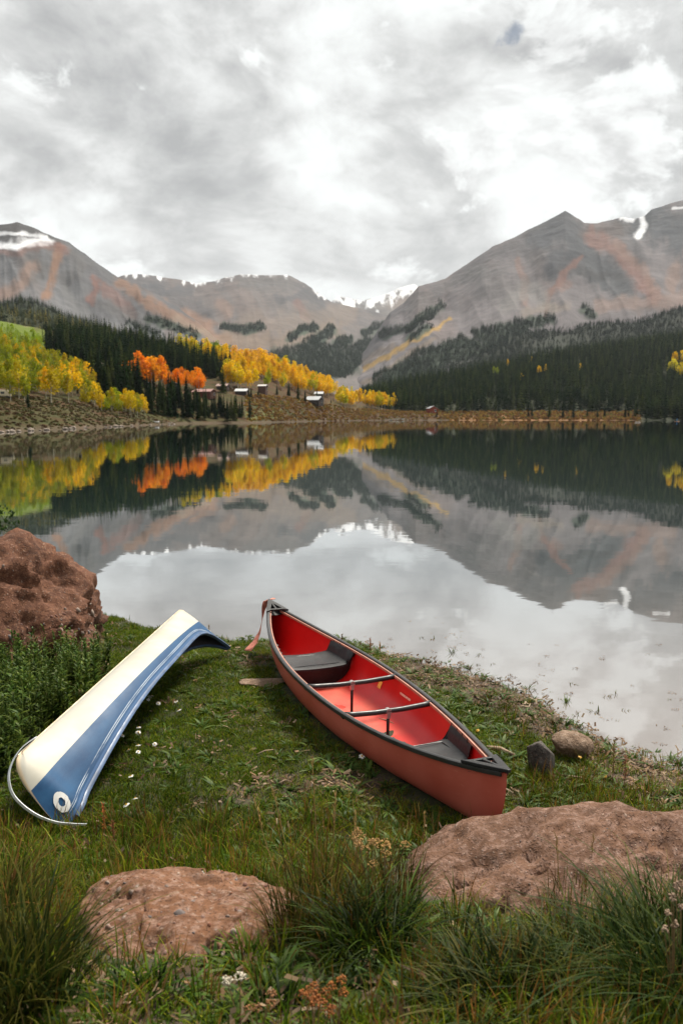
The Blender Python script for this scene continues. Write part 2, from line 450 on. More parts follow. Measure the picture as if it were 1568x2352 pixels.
left_mtn = mountain('mountain', 'tall rust streaked grey mountain rising at the left, snow band under its summit', [-700, -500, -300, -120, -40, 0, 40, 70, 90, 130, 160, 200, 240, 270, 330, 400, 450, 500, 540, 620, 700], [640, 600, 560, 545, 520, 515, 508, 519, 528, 548, 562, 592, 622, 641, 668, 704, 735, 780, 802, 850, 880],
    (2700, 2300), 900, (1500, 1400), 560, 240, 60, .85, GRY, [
        ([(-500, 560), (0, 528), (90, 540), (120, 556)], 26, (0.0673, 0.0651, 0.0651), .85), ([(-500, 600), (0, 561), (60, 558), (112, 556)], 9, SNO, .97), ([(-40, 532), (60, 540), (110, 546)], 3.5, SNO, .8),
        ([(0, 580), (60, 572), (120, 566)], 10, RED, .55), ([(140, 568), (135, 590), (125, 630), (105, 680)], 9, ORG, .95), ([(140, 566), (155, 575)], 10, RED, .8),
        ([(70, 590), (90, 600), (100, 625), (60, 640)], 18, (0.0673, 0.0651, 0.0651), .7), ([(165, 585), (190, 610), (150, 640)], 17, (0.0693, 0.0673, 0.0673), .65),
        ([(0, 680), (50, 650), (75, 610)], 16, (0.162, 0.108, 0.0851), .75), ([(215, 640), (230, 655), (205, 690)], 9, RED, .8), ([(240, 660), (300, 720)], 12, RED, .6),
        ([(270, 648), (330, 690), (400, 730), (480, 765), (540, 800)], 13, ORG, .8), ([(230, 690), (280, 720), (330, 740)], 15, (0.0673, 0.0651, 0.0651), .6), ([(150, 660), (180, 700), (200, 730)], 12, (0.0898, 0.0898, 0.0898), .5),
        ([(340, 730), (400, 752), (450, 770)], 9, GRN, .9), ([(300, 745), (360, 765)], 7, GRN, .5), ([(400, 735), (500, 780)], 9, (0.17, 0.13, 0.099), .7)], 31, snow=(14, -.25, -600, 120))
right_mtn = mountain('mountain', 'broad slate and rust coloured mountain with pointed summit on the right', [770, 800, 830, 860, 895, 925, 960, 1020, 1080, 1130, 1180, 1220, 1260, 1297, 1320, 1340, 1370, 1400, 1430, 1455, 1480, 1495, 1520, 1568, 1700, 1900, 2200], [885, 868, 815, 770, 715, 694, 655, 638, 600, 570, 548, 530, 510, 491, 503, 516, 515, 509, 503, 506, 497, 483, 476, 463, 455, 480, 520],
    (3300, 3300), 940, (1700, 1700), 640, 280, 75, .82, LIL, [
        ([(1250, 540), (1297, 505), (1330, 560), (1310, 600), (1280, 610)], 34, (.040, .043, .050), .92), ([(1340, 570), (1380, 620), (1420, 650)], 34, (.042, .046, .052), .94), ([(1290, 620), (1350, 625), (1430, 640)], 9, (0.0337, 0.0337, 0.0359), .7),
        ([(1490, 500), (1550, 530), (1600, 560)], 46, (.040, .045, .053), .94), ([(1340, 530), (1420, 525)], 14, (0.0628, 0.0494, 0.0471), .7), ([(1180, 560), (1210, 580), (1230, 600)], 14, (0.0673, 0.0628, 0.0651), .6),
        ([(1360, 540), (1420, 580), (1470, 640), (1500, 690)], 17, RED, .8), ([(1410, 560), (1480, 620), (1500, 680)], 12, (0.148, 0.0944, 0.0766), .6), ([(1330, 590), (1290, 640), (1260, 690), (1250, 730)], 6, RED, .8),
        ([(1190, 600), (1210, 650), (1200, 700)], 9, (0.148, 0.0898, 0.0719), .6), ([(1260, 680), (1300, 650)], 9, (0.148, 0.0898, 0.0719), .5), ([(1160, 700), (1210, 660), (1250, 690)], 22, (0.13, 0.125, 0.119), .6),
        ([(1380, 700), (1500, 700), (1568, 690)], 16, (0.157, 0.108, 0.0898), .6), ([(1560, 620), (1540, 660)], 13, (0.162, 0.108, 0.0851), .6), ([(1110, 640), (1150, 670)], 30, (0.0851, 0.0805, 0.0805), .5),
        ([(1000, 660), (1060, 640), (1100, 620)], 16, (0.0719, 0.0693, 0.0719), .6), ([(940, 700), (980, 690), (1000, 720)], 18, (0.0766, 0.0719, 0.0719), .55), ([(1200, 720), (1300, 700)], 12, (0.162, 0.135, 0.112), .6),
        ([(1468, 500), (1475, 520), (1462, 540)], 7, SNO, .95), ([(1425, 503), (1450, 506)], 5, SNO, .95), ([(1545, 478), (1580, 474)], 3, SNO, .7),
        ([(1030, 735), (980, 762), (930, 790), (850, 840), (810, 868)], 5, YEL, .9), ([(1000, 775), (940, 810), (880, 850), (840, 880)], 6, TAN, .9), ([(900, 790), (840, 830)], 7, TAN, .7),
        ([(1010, 700), (950, 745), (880, 770)], 9, GRN, .85), ([(985, 750), (940, 775)], 7, GRN, .9), ([(1060, 790), (980, 815), (910, 850)], 14, GRN, 1), ([(1000, 840), (900, 868)], 18, GRN, 1), ([(1100, 770), (1200, 745), (1260, 735)], 12, GRN, .9), ([(880, 875), (1000, 832), (1100, 797), (1190, 757)], 22, DGR, .95), ([(1345, 712), (1360, 725)], 9, GRN, .9)], 41)

# --- wooded shoulders between the lake and the mountains
def shoulder(name, label, xs, Y, D0, D1, base, nc, nr, col, seed):
    rows = []
    for i, x in enumerate(xs):
        d0 = D0 if not hasattr(D0, '__len__') else D0[i]; d1 = D1 if not hasattr(D1, '__len__') else D1[i]
        b = max(base if not hasattr(base, '__len__') else base[i], Y[i] + 10)
        rows.append([(d0 + (d1 - d0) * t, b + (Y[i] - b) * t ** .9) for t in np.linspace(0, 1, 6)] + [(d1 * 1.12, Y[i] + 30)])
    L = Layer(xs, rows, nc, nr, 3)
    L.P[..., 2] += 5 * fbm(L.P * .01, 4, seed) * np.clip(L.t * 4, 0, 1)
    C = np.ones(L.P.shape) * np.array(col); n = fbm(L.P * .02, 4, seed + 3)
    C = C * (1 + .3 * n[..., None]); L.o = L.build(name, M_HILL, label, C); L.tmax = 6 / 7; return L


hill_far_right = shoulder('hill', 'hazy wooded lower slope of the right mountain', [830, 900, 1003, 1100, 1183, 1300, 1400, 1471, 1568, 1800, 2100], [895, 880, 842, 802, 762, 748, 738, 730, 700, 650, 600], 1350, 2250, 905, 120, 40, (.014, .018, .011), 3)
hill_dark_left = shoulder('hill', 'dark wooded knoll under the left mountain', [-500, -200, 0, 51, 85, 136, 221, 260, 350, 450], [730, 705, 694, 683, 690, 714, 742, 762, 800, 850], 1050, 1500, 880, 80, 24, (.018, .024, .012), 5)
hill_mixed_left = shoulder('hill', 'wooded rise behind the lime green meadow', [-500, -200, 0, 100, 200, 300, 450, 600], [660, 690, 708, 728, 752, 780, 826, 870], 680, 1000, 885, 80, 24, (.03, .034, .014), 6)

xs = [-500, 0, 150, 300, 450, 600, 715, 800, 900, 1000, 1110]
Ds = [90, 142, 178, 240, 335, 375, 500, 570, 630, 645, 648]
body = [[(130, 930), (200, 895), (330, 830), (480, 770), (700, 715), (900, 750)], [(165, 958), (230, 912), (320, 868), (470, 793), (640, 735), (860, 770)], [(205, 962), (250, 928), (340, 880), (470, 818), (640, 766), (860, 800)],
        [(262, 960), (300, 938), (370, 890), (470, 846), (620, 796), (840, 830)], [(345, 965), (375, 935), (420, 903), (500, 866), (640, 820), (830, 850)], [(390, 961), (430, 930), (480, 902), (560, 870), (690, 838), (850, 870)],
        [(515, 958), (530, 938), (548, 924), (620, 905), (740, 884), (880, 900)], [(585, 958), (610, 946), (640, 936), (690, 928), (770, 917), (880, 925)], [(640, 958), (660, 951), (690, 946), (730, 942), (800, 939), (880, 944)],
        [(656, 960), (670, 954), (700, 951), (740, 949), (800, 947), (880, 950)], [(658, 961), (670, 958), (690, 956), (720, 955), (780, 954), (880, 956)]]
def shoreY(D, z=-.5): return to_px(np.array([0, D, z]))[1]
rows = [[(d - 14, shoreY(d - 14, -2.5)), (d, shoreY(d, -.15))] + b for d, b in zip(Ds, body)]
bank = Layer(xs, rows, 300, 150, 3); bank.tmax = 6 / 7
bank.P[..., 2] += sstep(.16, .3, bank.t) * (1.3 * fbm(bank.P * .03, 4, 4) + .5 * fbm(bank.P * .12, 4, 9)) + .35 * fbm(bank.P * .3, 3, 14) * sstep(.14, .2, bank.t)
X, Y = bank.px(); C = np.ones(X.shape + (3,)) * np.array((.040, .034, .010))
n1 = fbm(bank.P * .05, 5, 2); n2 = fbm(bank.P * .2, 4, 5)
C = C * (1 - .8 * sstep(.0, .4, n1)[..., None]) + np.array((.034, .038, .010)) * .8 * sstep(.0, .4, n1)[..., None]
brown = sstep(.0, .35, n2 + .35 * sstep(380, 560, bank.P[..., 1])) * .8
C = C * (1 - brown[..., None]) + np.array((.06, .028, .013)) * brown[..., None]
shr = 1 - sstep(.3, 1.3, bank.P[..., 2] + .5 * n2); C = C * (1 - .7 * shr[..., None]) + np.array((.075, .052, .034)) * .7 * shr[..., None]
C = strokes(C, X, Y, [([(-400, 690), (0, 738), (60, 760), (110, 790)], 26, (.085, .115, .014), 1), ([(-40, 770), (60, 790)], 16, (.075, .10, .014), .8), ([(0, 728), (60, 745)], 4, (.18, .15, .09), .7),
    ([(570, 955), (640, 950)], 8, (.09, .09, .028), .7), ([(760, 925), (860, 945)], 7, (.10, .08, .03), .4)], 6, .05, 8)
tag(bank.build('hill', M_HILL, 'grassy left bank of the lake rising to the tree covered hill', C), kind='structure')

xs = [840, 900, 1000, 1150, 1300, 1568, 1800, 2100]
Ds = [646, 646, 646, 642, 640, 610, 520, 420]
body = [[(680, 955), (720, 949), (800, 936), (880, 921), (960, 908), (1080, 925)], [(690, 954), (720, 947), (800, 930), (890, 911), (1010, 893), (1120, 915)], [(690, 952), (720, 946), (830, 921), (950, 894), (1100, 872), (1220, 900)],
        [(690, 952), (720, 945), (850, 911), (1000, 874), (1210, 845), (1330, 870)], [(690, 952), (720, 945), (870, 901), (1060, 852), (1310, 814), (1450, 850)], [(640, 956), (680, 948), (880, 886), (1120, 818), (1460, 772), (1650, 820)],
        [(560, 956), (600, 946), (850, 868), (1130, 790), (1480, 730), (1650, 780)], [(470, 956), (520, 944), (820, 850), (1100, 750), (1480, 690), (1650, 740)]]
rows = [[(d - 14, shoreY(d - 14, -2.5)), (d, shoreY(d, -.15))] + b for d, b in zip(Ds, body)]
rslope = Layer(xs, rows, 160, 90, 3); rslope.tmax = 6 / 7
rslope.P[..., 2] += sstep(.3, .5, rslope.t) * 5 * fbm(rslope.P * .012, 4, 24) + sstep(.14, .2, rslope.t) * .5 * fbm(rslope.P * .08, 3, 2)
X, Y = rslope.px(); C = np.ones(X.shape + (3,)) * np.array((.018, .022, .010)); st = (1 - sstep(.28, .34, rslope.t)) * (1 - sstep(1440, 1480, X))
n2 = fbm(rslope.P * .06, 4, 6); C = C * (1 - st[..., None]) + (np.array((.14, .07, .025)) + n2[..., None] * np.array((.05, .025, .01))) * st[..., None]
tag(rslope.build('hill', M_HILL, 'steep right bank of the lake under dark conifer forest', C), kind='structure')

# --- the near shore
SHORE = np.array([(-60, 60), (-24, 32), (-12, 21), (-7.5, 17.4), (-4.8, 13.6), (-3.5, 11.2), (-2.65, 10.4), (-1.44, 9.75), (-.7, 9.75), (-.02, 9.85), (.5, 9.25), (1.2, 8.7), (1.75, 8.15), (1.95, 7.5), (2.05, 6.95), (2.35, 6.45), (2.9, 6.1), (4.2, 5.9), (7, 5.6), (14, 4.5), (60, -8)])


def near_z(x, y):
    """height of the meadow by the lake"""
    x, y = np.asarray(x, float), np.asarray(y, float)
    ys = np.interp(x, SHORE[:, 0], SHORE[:, 1])
    wob = fbm(v3(x * 1.1, y * 1.1, 0), 4, 60)
    d = (ys - y) * .86 + wob * .22
    z = np.where(d > 0, .20 * (1 - np.exp(-np.maximum(d, 0) / 2.0)) + .012 * np.sqrt(np.maximum(d, 0)), np.maximum(.10 * d, -1.5))
    r = np.maximum(0, 4.75 - y); z = z + np.where(d > 0, .205 * r ** 1.12 * np.where(r > 4, (4 / np.maximum(r, .01)) ** .9, 1), 0)
    z = z + np.where(d > -.3, .018 * wob + .02 * fbm(v3(x * 4, y * 4, 2), 3, 61), 0) * sstep(-.3, .5, d)
    return z


def shore_d(x, y): return (np.interp(x, SHORE[:, 0], SHORE[:, 1]) - y) * .86


gx = np.unique(np.concatenate([np.linspace(-60, -8, 40), np.linspace(-8, 6, 230), np.linspace(6, 60, 40)]))
gy = np.unique(np.concatenate([np.linspace(-30, 1.5, 24), np.linspace(1.5, 13, 210), np.linspace(13, 70, 60)]))
GX, GY = np.meshgrid(gx, gy, indexing='ij'); GZ = near_z(GX, GY)
me = mesh('ground', v3(GX, GY, GZ), gridF(len(gx), len(gy)))
d = shore_d(GX, GY); wob = fbm(v3(GX * 1.6, GY * 1.6, 3), 4, 70)
mud = (1 - sstep(.7, 1.7, d + wob * .8)) * sstep(.2, .6, GX + .2 * wob)
bare = np.clip(mud + .9 * sstep(.1, .4, fbm(v3(GX * 1.3, GY * 1.3, 8), 4, 90) - .25 + .5 * np.exp(-((GX - .1) ** 2 + (GY - 5.6) ** 2) / .5)) + .8 * sstep(3.3, 2.7, GY) + .9 * sstep(3.95, 3.7, GY) * sstep(.0, .25, GX), 0, 1)
setval(me, bare, 'bare'); setval(me, 1 - sstep(.0, .25, d + wob * .2), 'wet')
m, t, out = material('meadow_soil'); pos = t.node('ShaderNodeNewGeometry').outputs['Position']
n = t.noise(pos, 9, 7, .65); n2 = t.noise(pos, 1.3, 4)
soil = t.ramp(t.noise(pos, 30, 5, .7), [(.3, (.022, .013, .008)), (.55, (.058, .035, .021)), (.75, (.12, .082, .054))])
turf = t.mix(n2, (.012, .016, .004), (.03, .032, .009)); turf = t.mix(t.maprange(n, .5, .75), turf, (.06, .043, .02))
c = t.mix(t.node('ShaderNodeAttribute', attribute_name='bare').outputs['Fac'], turf, soil)
wet = t.node('ShaderNodeAttribute', attribute_name='wet').outputs['Fac']
c = t.mix(wet, c, (.05, .038, .028)); pbsdf(t, out, c, t.maprange(wet, 0, 1, .95, .35), n, .8, .03)
tag(obj('ground', me, m), 'meadow ground sloping down to the lake', kind='structure')

me = mesh('terrain', [(-9000, -1000, -6), (9000, -1000, -6), (9000, 11000, -6), (-9000, 11000, -6)], np.array([[0, 1, 2, 3]]), False)
tag(obj('terrain', me, simple('valley_floor', (.10, .10, .06), .95, .3, .01)), 'valley floor under lake and hills', kind='structure')

# --- lake
m, t, out = material('lake_water'); pos = t.node('ShaderNodeNewGeometry').outputs['Position']
sp = t.node('ShaderNodeSeparateXYZ', {0: pos}); yy = sp.outputs[1]
v_ = t.vmath('MULTIPLY', pos, (1, 1, 0))
rip = t.noise(t.vmath('MULTIPLY', v_, (.55, 1.1, 0)), 1.0, 3, .5)
swl = t.noise(t.vmath('MULTIPLY', v_, (.05, .11, 0)), 1.0, 3, .5)
tiny = t.noise(t.vmath('MULTIPLY', v_, (2.2, 3.2, 0)), 1.0, 2, .5)
hgt = t.math('ADD', t.math('MULTIPLY', rip, .0013), t.math('ADD', t.math('MULTIPLY', swl, .008), t.math('MULTIPLY', tiny, .0003)))
b = t.node('ShaderNodeBump', {'Height': hgt, 'Strength': 1.0, 'Distance': 1.0})
mudn = t.noise(pos, 1.4, 4)
deep = t.maprange(yy, 5, 16); body_c = t.mix(deep, t.mix(mudn, (.14, .115, .095), (.20, .17, .15)), (.012, .022, .02))
dif = t.node('ShaderNodeBsdfDiffuse', {'Color': body_c})
gl = t.node('ShaderNodeBsdfGlossy', {'Color': (.95, .96, .97, 1), 'Roughness': .02, 'Normal': b.outputs[0]})
fr = t.node('ShaderNodeFresnel', {'IOR': 1.333, 'Normal': b.outputs[0]}); fac = t.math('POWER', fr.outputs[0], .38)
mx = t.node('ShaderNodeMixShader', {0: fac, 1: dif.outputs[0], 2: gl.outputs[0]}); t.l.new(mx.outputs[0], out.inputs[0])
me = mesh('lake', [(-600, -40, 0), (900, -40, 0), (900, 860, 0), (-600, 860, 0)], np.array([[0, 1, 2, 3]]), False)
tag(obj('lake', me, m), 'still mountain lake mirroring trees, mountains and cloud', 'lake', kind='structure')

# ================================================================== TREES
def conifer(seed, tiers, per, rad=.17, low=.07):
    r = np.random.default_rng(seed); V = []; F = []
    for k in range(tiers):
        f = k / (tiers - 1); z = low + (.965 - low) * f ** .92; R_ = rad * (1 - f) ** .82 + .012
        for j in range(per if f < .75 else max(4, per - 3)):
            a = 2 * math.pi * (j + r.random() * .9) / per + k * 1.3; rr = R_ * (.6 + .6 * r.random()); dr = rr * (.30 + .25 * r.random()); w = rr * (.34 + .16 * r.random())
            ca, sa = math.cos(a), math.sin(a); n = len(V)
            zt = z + .022; zm = z - dr * .25
            V += [(0, 0, zt), (ca * rr * .55 - sa * w, sa * rr * .55 + ca * w, zm - .012), (ca * rr, sa * rr, z - dr), (ca * rr * .55 + sa * w, sa * rr * .55 - ca * w, zm - .012)]
            F += [(n, n + 1, n + 2, n + 3)]
    n = len(V); V += [(.012, 0, .93), (-.008, .01, .93), (-.008, -.01, .93), (0, 0, 1.0)]
    return np.array(V), [np.array(F), np.array([(n, n + 1, n + 3), (n + 1, n + 2, n + 3), (n + 2, n, n + 3)])]


def stemmesh(name, h, r0, n=6, bend=.01, forks=()):
    b = MB(); b.tube([(0, 0, -.03), (bend, 0, h * .5), (0, bend, h)], [r0, r0 * .7, r0 * .15], n)
    for z, a, l in forks: b.tube([(0, 0, z), (math.cos(a) * l * .5, math.sin(a) * l * .5, z + l * .6), (math.cos(a) * l, math.sin(a) * l, z + l * 1.3)], [r0 * .5, r0 * .35, r0 * .1], 4)
    me = bpy.data.meshes.new(name); me.from_pydata(b.V, [], b.F); me.update(); return me


def aspen(seed, n=430, rx=.2, z0=.22):
    r = np.random.default_rng(seed); lob = []
    for k in range(17):
        f = r.random(); zc = z0 + .08 + (.93 - z0 - .16) * f; w = math.sin(math.pi * min(1, .2 + .72 * f)) ; a = r.random() * 6.28
        rr = rx * w * (.35 + .5 * r.random()); lob.append((math.cos(a) * rr, math.sin(a) * rr, zc, rx * (.32 + .28 * r.random())))
    lob.append((0, 0, .9, rx * .33)); lob = np.array(lob)
    k = r.integers(0, len(lob), n); d = r.normal(size=(n, 3)); d /= np.linalg.norm(d, axis=1)[:, None]
    c = lob[k, :3] + d * (lob[k, 3] * (.55 + .45 * r.random(n) ** .5))[:, None] * np.array([1, 1, 1.15])
    a = r.normal(size=(n, 3)); a /= np.linalg.norm(a, axis=1)[:, None]; b = np.cross(a, r.normal(size=(n, 3))); b /= np.linalg.norm(b, axis=1)[:, None]
    s = (.017 + .02 * r.random(n))[:, None]
    V = np.stack([c - a * s, c + b * s * .8, c + a * s, c - b * s * .8], 1).reshape(-1, 3)
    col = np.repeat((.72 + .5 * r.random(n)) * (.9 + .25 * r.random(len(lob))[k]), 4)
    return V, np.arange(4 * n).reshape(-1, 4), col


M_CON = leafmat('conifer_needles', [(0, (.006, .014, .006)), (.5, (.012, .024, .009)), (.8, (.025, .038, .011)), (1, (.046, .056, .014))], .75, .12, var=.3, spec=0.0)
M_CONFAR = leafmat('far_conifer_needles', [(0, (.006, .016, .009)), (.6, (.010, .021, .011)), (1, (.020, .028, .013))], .8, .1, var=.2, spec=0.0)
M_CONYEL = leafmat('mixed_wood_leaves', [(0, (.018, .032, .010)), (.5, (.034, .046, .012)), (.65, (.10, .10, .018)), (1, (.17, .13, .02))], .75, .15, var=.25)
M_ASP = leafmat('aspen_leaves', None, .6, .42, useobj=True, var=.18)
M_BARK = simple('conifer_bark', (.06, .042, .03), .9, .3, 2)
M_PALE = simple('aspen_bark', (.45, .42, .34), .85, .3, 3)

con_me, con_tr = [], stemmesh('trunk', .9, .013)
con_tr.materials.append(M_BARK)
for k in range(5):
    V, F = conifer(100 + k, 20, 9, .135 + .014 * k); me = mesh('crown', V, F, False); me.materials.append(M_CON); con_me.append(me)
asp_me, asp_tr = [], stemmesh('trunk', .8, .011, 6, .015, [(.4, .5, .12), (.5, 2.6, .12), (.58, 4.5, .1)])
asp_tr.materials.append(M_PALE)
for k in range(5):
    V, F, c = aspen(200 + k, 620, .19 + .02 * k); me = mesh('crown', V, F, False); setcol(me, np.stack([c] * 3, 1)); me.materials.append(M_ASP); asp_me.append(me)


def plant_tree(P, h, kind, label, group=None, col=None, wide=1.0):
    e = empty('conifer' if kind == 'c' else 'aspen', P, random.random() * 6.28); w = h * wide * random.uniform(.88, 1.15); e.scale = (w, w, h)
    tr = obj('trunk', con_tr if kind == 'c' else asp_tr, None, e); cr = obj('crown', random.choice(con_me if kind == 'c' else asp_me), None, e)
    if col is not None: cr.color = (*col, 1)
    tag(e, label, 'tree', group); return e


def pick(layer, poly, n, seed, mind=0.0, tmax=None):
    """spots spread over the part of a slope that lies inside that outline as seen from the shore"""
    rng = np.random.default_rng(seed); pl = np.array(poly, float); out = []; lo, hi = pl.min(0), pl.max(0)
    gx_, gy_ = layer.px(); gx_ = gx_.ravel(); gy_ = np.where(layer.t < layer.tmax, gy_, 1e6).ravel(); PP = layer.P.reshape(-1, 3)
    near = np.flatnonzero((gx_ > lo[0] - 30) & (gx_ < hi[0] + 30) & (gy_ > lo[1] - 30) & (gy_ < hi[1] + 30))
    for _ in range(n * 30):
        c = lo + (hi - lo) * rng.random(2)
        if not in_poly(c[0], c[1], poly): continue
        i = near[np.argmin((gx_[near] - c[0]) ** 2 + (gy_[near] - c[1]) ** 2)]
        if (gx_[i] - c[0]) ** 2 + (gy_[i] - c[1]) ** 2 > 300: continue
        p = PP[i] + np.array([rng.normal() * 1.2, rng.normal() * 1.2, 0])
        if all((p[0] - q[0]) ** 2 + (p[1] - q[1]) ** 2 > mind ** 2 for q in out):
            out.append(p)
            if len(out) >= n: break
    return out


YELLOW, GOLD, ORANGE, DEEP, LIME, OLIVE = (.72, .46, .008), (.70, .37, .007), (.72, .27, .007), (.70, .185, .007), (.27, .32, .008), (.24, .235, .008)
def mixc(a, b): f = random.random(); return tuple(x * (1 - f) + y * f for x, y in zip(a, b))


def grove(poly, n, hr, kind, cols, label, group, seed, mind=2.5, wide=1.0, layer=None):
    spots = pick(layer or bank, poly, n, seed, mind); XY = np.array([to_px(p) for p in spots]); qx = np.quantile(XY[:, 0], (.2, .4, .6, .8)); qy = np.quantile(XY[:, 1], (.33, .67)); base_label = label
    for p in spots:
        X, Y = to_px(p)
        if n > 5:   # say which part of the grove it stands in
            col_ = ('far left', 'left', 'middle', 'right', 'far right')[int(np.searchsorted(qx, X))]; row_ = ('upper row', 'middle row', 'lower row')[int(np.searchsorted(qy, Y))]
            label = base_label + ', ' + col_ + (' ' + row_ if n > 12 else '')
        c = cols(X, Y) if callable(cols) else (mixc(*random.choice(cols)) if cols else None)
        plant_tree(p, random.uniform(*hr), kind, label, group, c, wide)


def left_cols(X, Y):
    f = (X + 35 * random.gauss(0, 1)) / 250
    return mixc(LIME, OLIVE) if f < .30 else mixc(OLIVE, YELLOW) if f < .58 else mixc(YELLOW, GOLD) if f < .8 else mixc(GOLD, ORANGE) if f < 1.0 else mixc(YELLOW, LIME)


grove([(-120, 800), (0, 800), (60, 806), (130, 840), (190, 870), (232, 908), (228, 932), (120, 926), (-120, 925)], 80, (8, 12), 'a', left_cols, 'aspen turning yellow in the leafy grove at the left edge', 'aspens in the left edge grove', 1, 4.0)
grove([(-160, 735), (20, 748), (110, 786), (95, 800), (20, 790), (-160, 775)], 16, (5, 8), 'a', [((.28, .37, .01), (.20, .30, .01))], 'low lime green aspen on the bright upper meadow', 'lime aspens on the upper meadow', 2, 5, 1.5)
grove([(205, 920), (250, 936), (330, 946), (348, 955), (300, 960), (205, 940)], 24, (6, 9), 'a', [(OLIVE, LIME), (YELLOW, OLIVE)], 'young yellow green aspen below the spruce wood', 'young aspens below the spruce wood', 3, 2.2)
grove([(100, 792), (250, 795), (330, 806), (420, 820), (520, 852), (535, 882), (480, 872), (430, 880), (350, 880), (315, 905), (295, 935), (240, 925), (190, 868), (130, 838), (100, 812)], 200, (13, 18.5), 'c', None, 'tall dark conifer in the dense wood on the left hillside', 'conifers of the left hillside wood', 4, 3.4)
grove([(322, 882), (372, 884), (385, 893), (325, 893)], 9, (14, 17), 'a', [(ORANGE, DEEP), (GOLD, ORANGE)], 'large orange aspen in the round copse on the hillside', 'orange aspens in the round copse', 5, 2.8, 1.2)
grove([(385, 884), (470, 895), (465, 905), (390, 896)], 14, (8, 12), 'a', [(ORANGE, DEEP)], 'deep orange aspen just above the pink roofed cabin', 'deep orange aspens above the cabin', 6, 2.5, 1.1)
grove([(338, 922), (395, 912), (446, 925), (446, 962), (400, 962), (345, 950)], 36, (9, 15), 'c', None, 'dark spruce in the clump below the orange aspens', 'spruces below the orange aspens', 7, 2.6)
grove([(440, 935), (570, 952), (568, 968), (410, 968)], 34, (7, 11), 'c', None, 'dark spruce at the water edge of the left bank', 'spruces at the water edge', 8, 2.6)
grove([(405, 808), (440, 812), (520, 846), (505, 852), (410, 822)], 20, (15, 19), 'a', [(YELLOW, YELLOW), (YELLOW, LIME)], 'yellow aspen lining the ridge behind the conifers', 'yellow aspens on the ridge', 9, 4)
grove([(470, 818), (530, 832), (530, 845), (480, 838)], 7, (14, 17), 'a', [((.12, .2, .02), (.2, .25, .02))], 'green leafed aspen on the ridge between yellow ones', 'green aspens on the ridge', 10, 5, 1.3)
grove([(520, 882), (580, 890), (586, 901), (522, 896)], 15, (13, 17), 'a', [(YELLOW, YELLOW), (GOLD, YELLOW), (YELLOW, LIME)], 'bright yellow aspen beside the small dark shed', 'yellow aspens beside the shed', 11, 3)
grove([(530, 842), (640, 845), (700, 870), (740, 888), (780, 908), (740, 914), (690, 905), (640, 884), (560, 868)], 60, (14, 18), 'a', lambda X, Y: mixc(GOLD, (.6, .33, .03)) if (Y < 862 and random.random() < .5) else mixc(YELLOW, LIME) if random.random() < .2 else mixc(YELLOW, GOLD), 'golden aspen in the big grove above the cabins', 'golden aspens above the cabins', 12, 4.2)
grove([(612, 880), (650, 886), (648, 897), (612, 893)], 6, (9, 12), 'a', [(YELLOW, LIME), (LIME, OLIVE)], 'yellow green aspen low beside the golden grove', 'yellow green aspens by the golden grove', 13, 2.5)
grove([(775, 926), (905, 941), (893, 945), (780, 936)], 30, (13, 17), 'a', [(YELLOW, GOLD), (YELLOW, YELLOW), (YELLOW, LIME)], 'yellow aspen in the last grove towards the lake head', 'yellow aspens in the last grove', 14, 3.5)
grove([(1538, 842), (1640, 822), (1640, 880), (1545, 872)], 20, (19, 24), 'a', [((.55, .5, .02), YELLOW)], 'yellow green aspen standing in the dark right forest', 'aspens in the right forest', 15, 5, 1.15, rslope)
for X_, Y_, n_, c_ in ((1170, 846, 2, YELLOW), (1246, 862, 2, YELLOW), (1198, 872, 1, YELLOW), (1340, 858, 1, YELLOW), (1135, 866, 2, LIME), (1215, 842, 1, YELLOW)):
    for k in range(n_): plant_tree(rslope.at(X_ + random.uniform(-9, 9), Y_ + random.uniform(-4, 4)), random.uniform(11, 14), 'a', 'small yellow aspen scattered among the dark right forest', 'aspens scattered in the right forest', c_)
for X_, Y_, hp, lab in ((68, 937, 40, 'lone dark spruce standing on the grassy left bank'), (127, 880, 52, 'dark spruce standing among the yellow aspens of the left grove'), (29, 797, 36, 'dark spruce at the lower rim of the lime meadow'), (181, 905, 22, 'small spruce in front of the orange aspens of the left grove'),
        (687, 919, 46, 'tall dark spruce in front of the golden grove'), (662, 909, 34, 'dark spruce left of the tall one before the golden grove'), (636, 906, 27, 'slim spruce right of the small dark shed'), (570, 913, 25, 'small spruce beside the low white roof'), (578, 914, 26, 'small spruce between low white roof and shed'),
        (726, 931, 42, 'spruce in front of the white roofed house'), (701, 922, 30, 'spruce left of the white roofed house'), (733, 905, 24, 'spruce behind the white roofed house'), (758, 926, 14, 'small round spruce right of the white roofed house'), (766, 922, 10, 'tiniest spruce right of the white roofed house'),
        (1001, 957, 17, 'small spruce in front of the red lakeside cabin'), (534, 880, 44, 'spruce in front of the bright yellow aspens'), (515, 902, 66, 'tall spruce left of the bright yellow aspens'), (595, 908, 18, 'small bushy spruce left of the shed')):
    p = bank.at(X_, Y_); plant_tree(p, hp * p[1] / FPX, 'c', lab, None)
for X_ in (1212, 1222, 1262, 1290, 1348, 1372, 1432, 1440, 1386, 1318):
    p = rslope.at(X_, 960); plant_tree(p, random.uniform(7, 13), 'c', 'small conifer on the orange scrub of the far shore', 'conifers on the far shore scrub')

# --- woods that read as one mass
def con_src(m, n, tiers, per, rad):
    o = []
    for k in range(n):
        V, F = conifer(300 + k + tiers, tiers, per, rad + .012 * k, .04); me = mesh('conifer', V, F, False); o.append(obj('conifer', me, m, None, False))
    return o


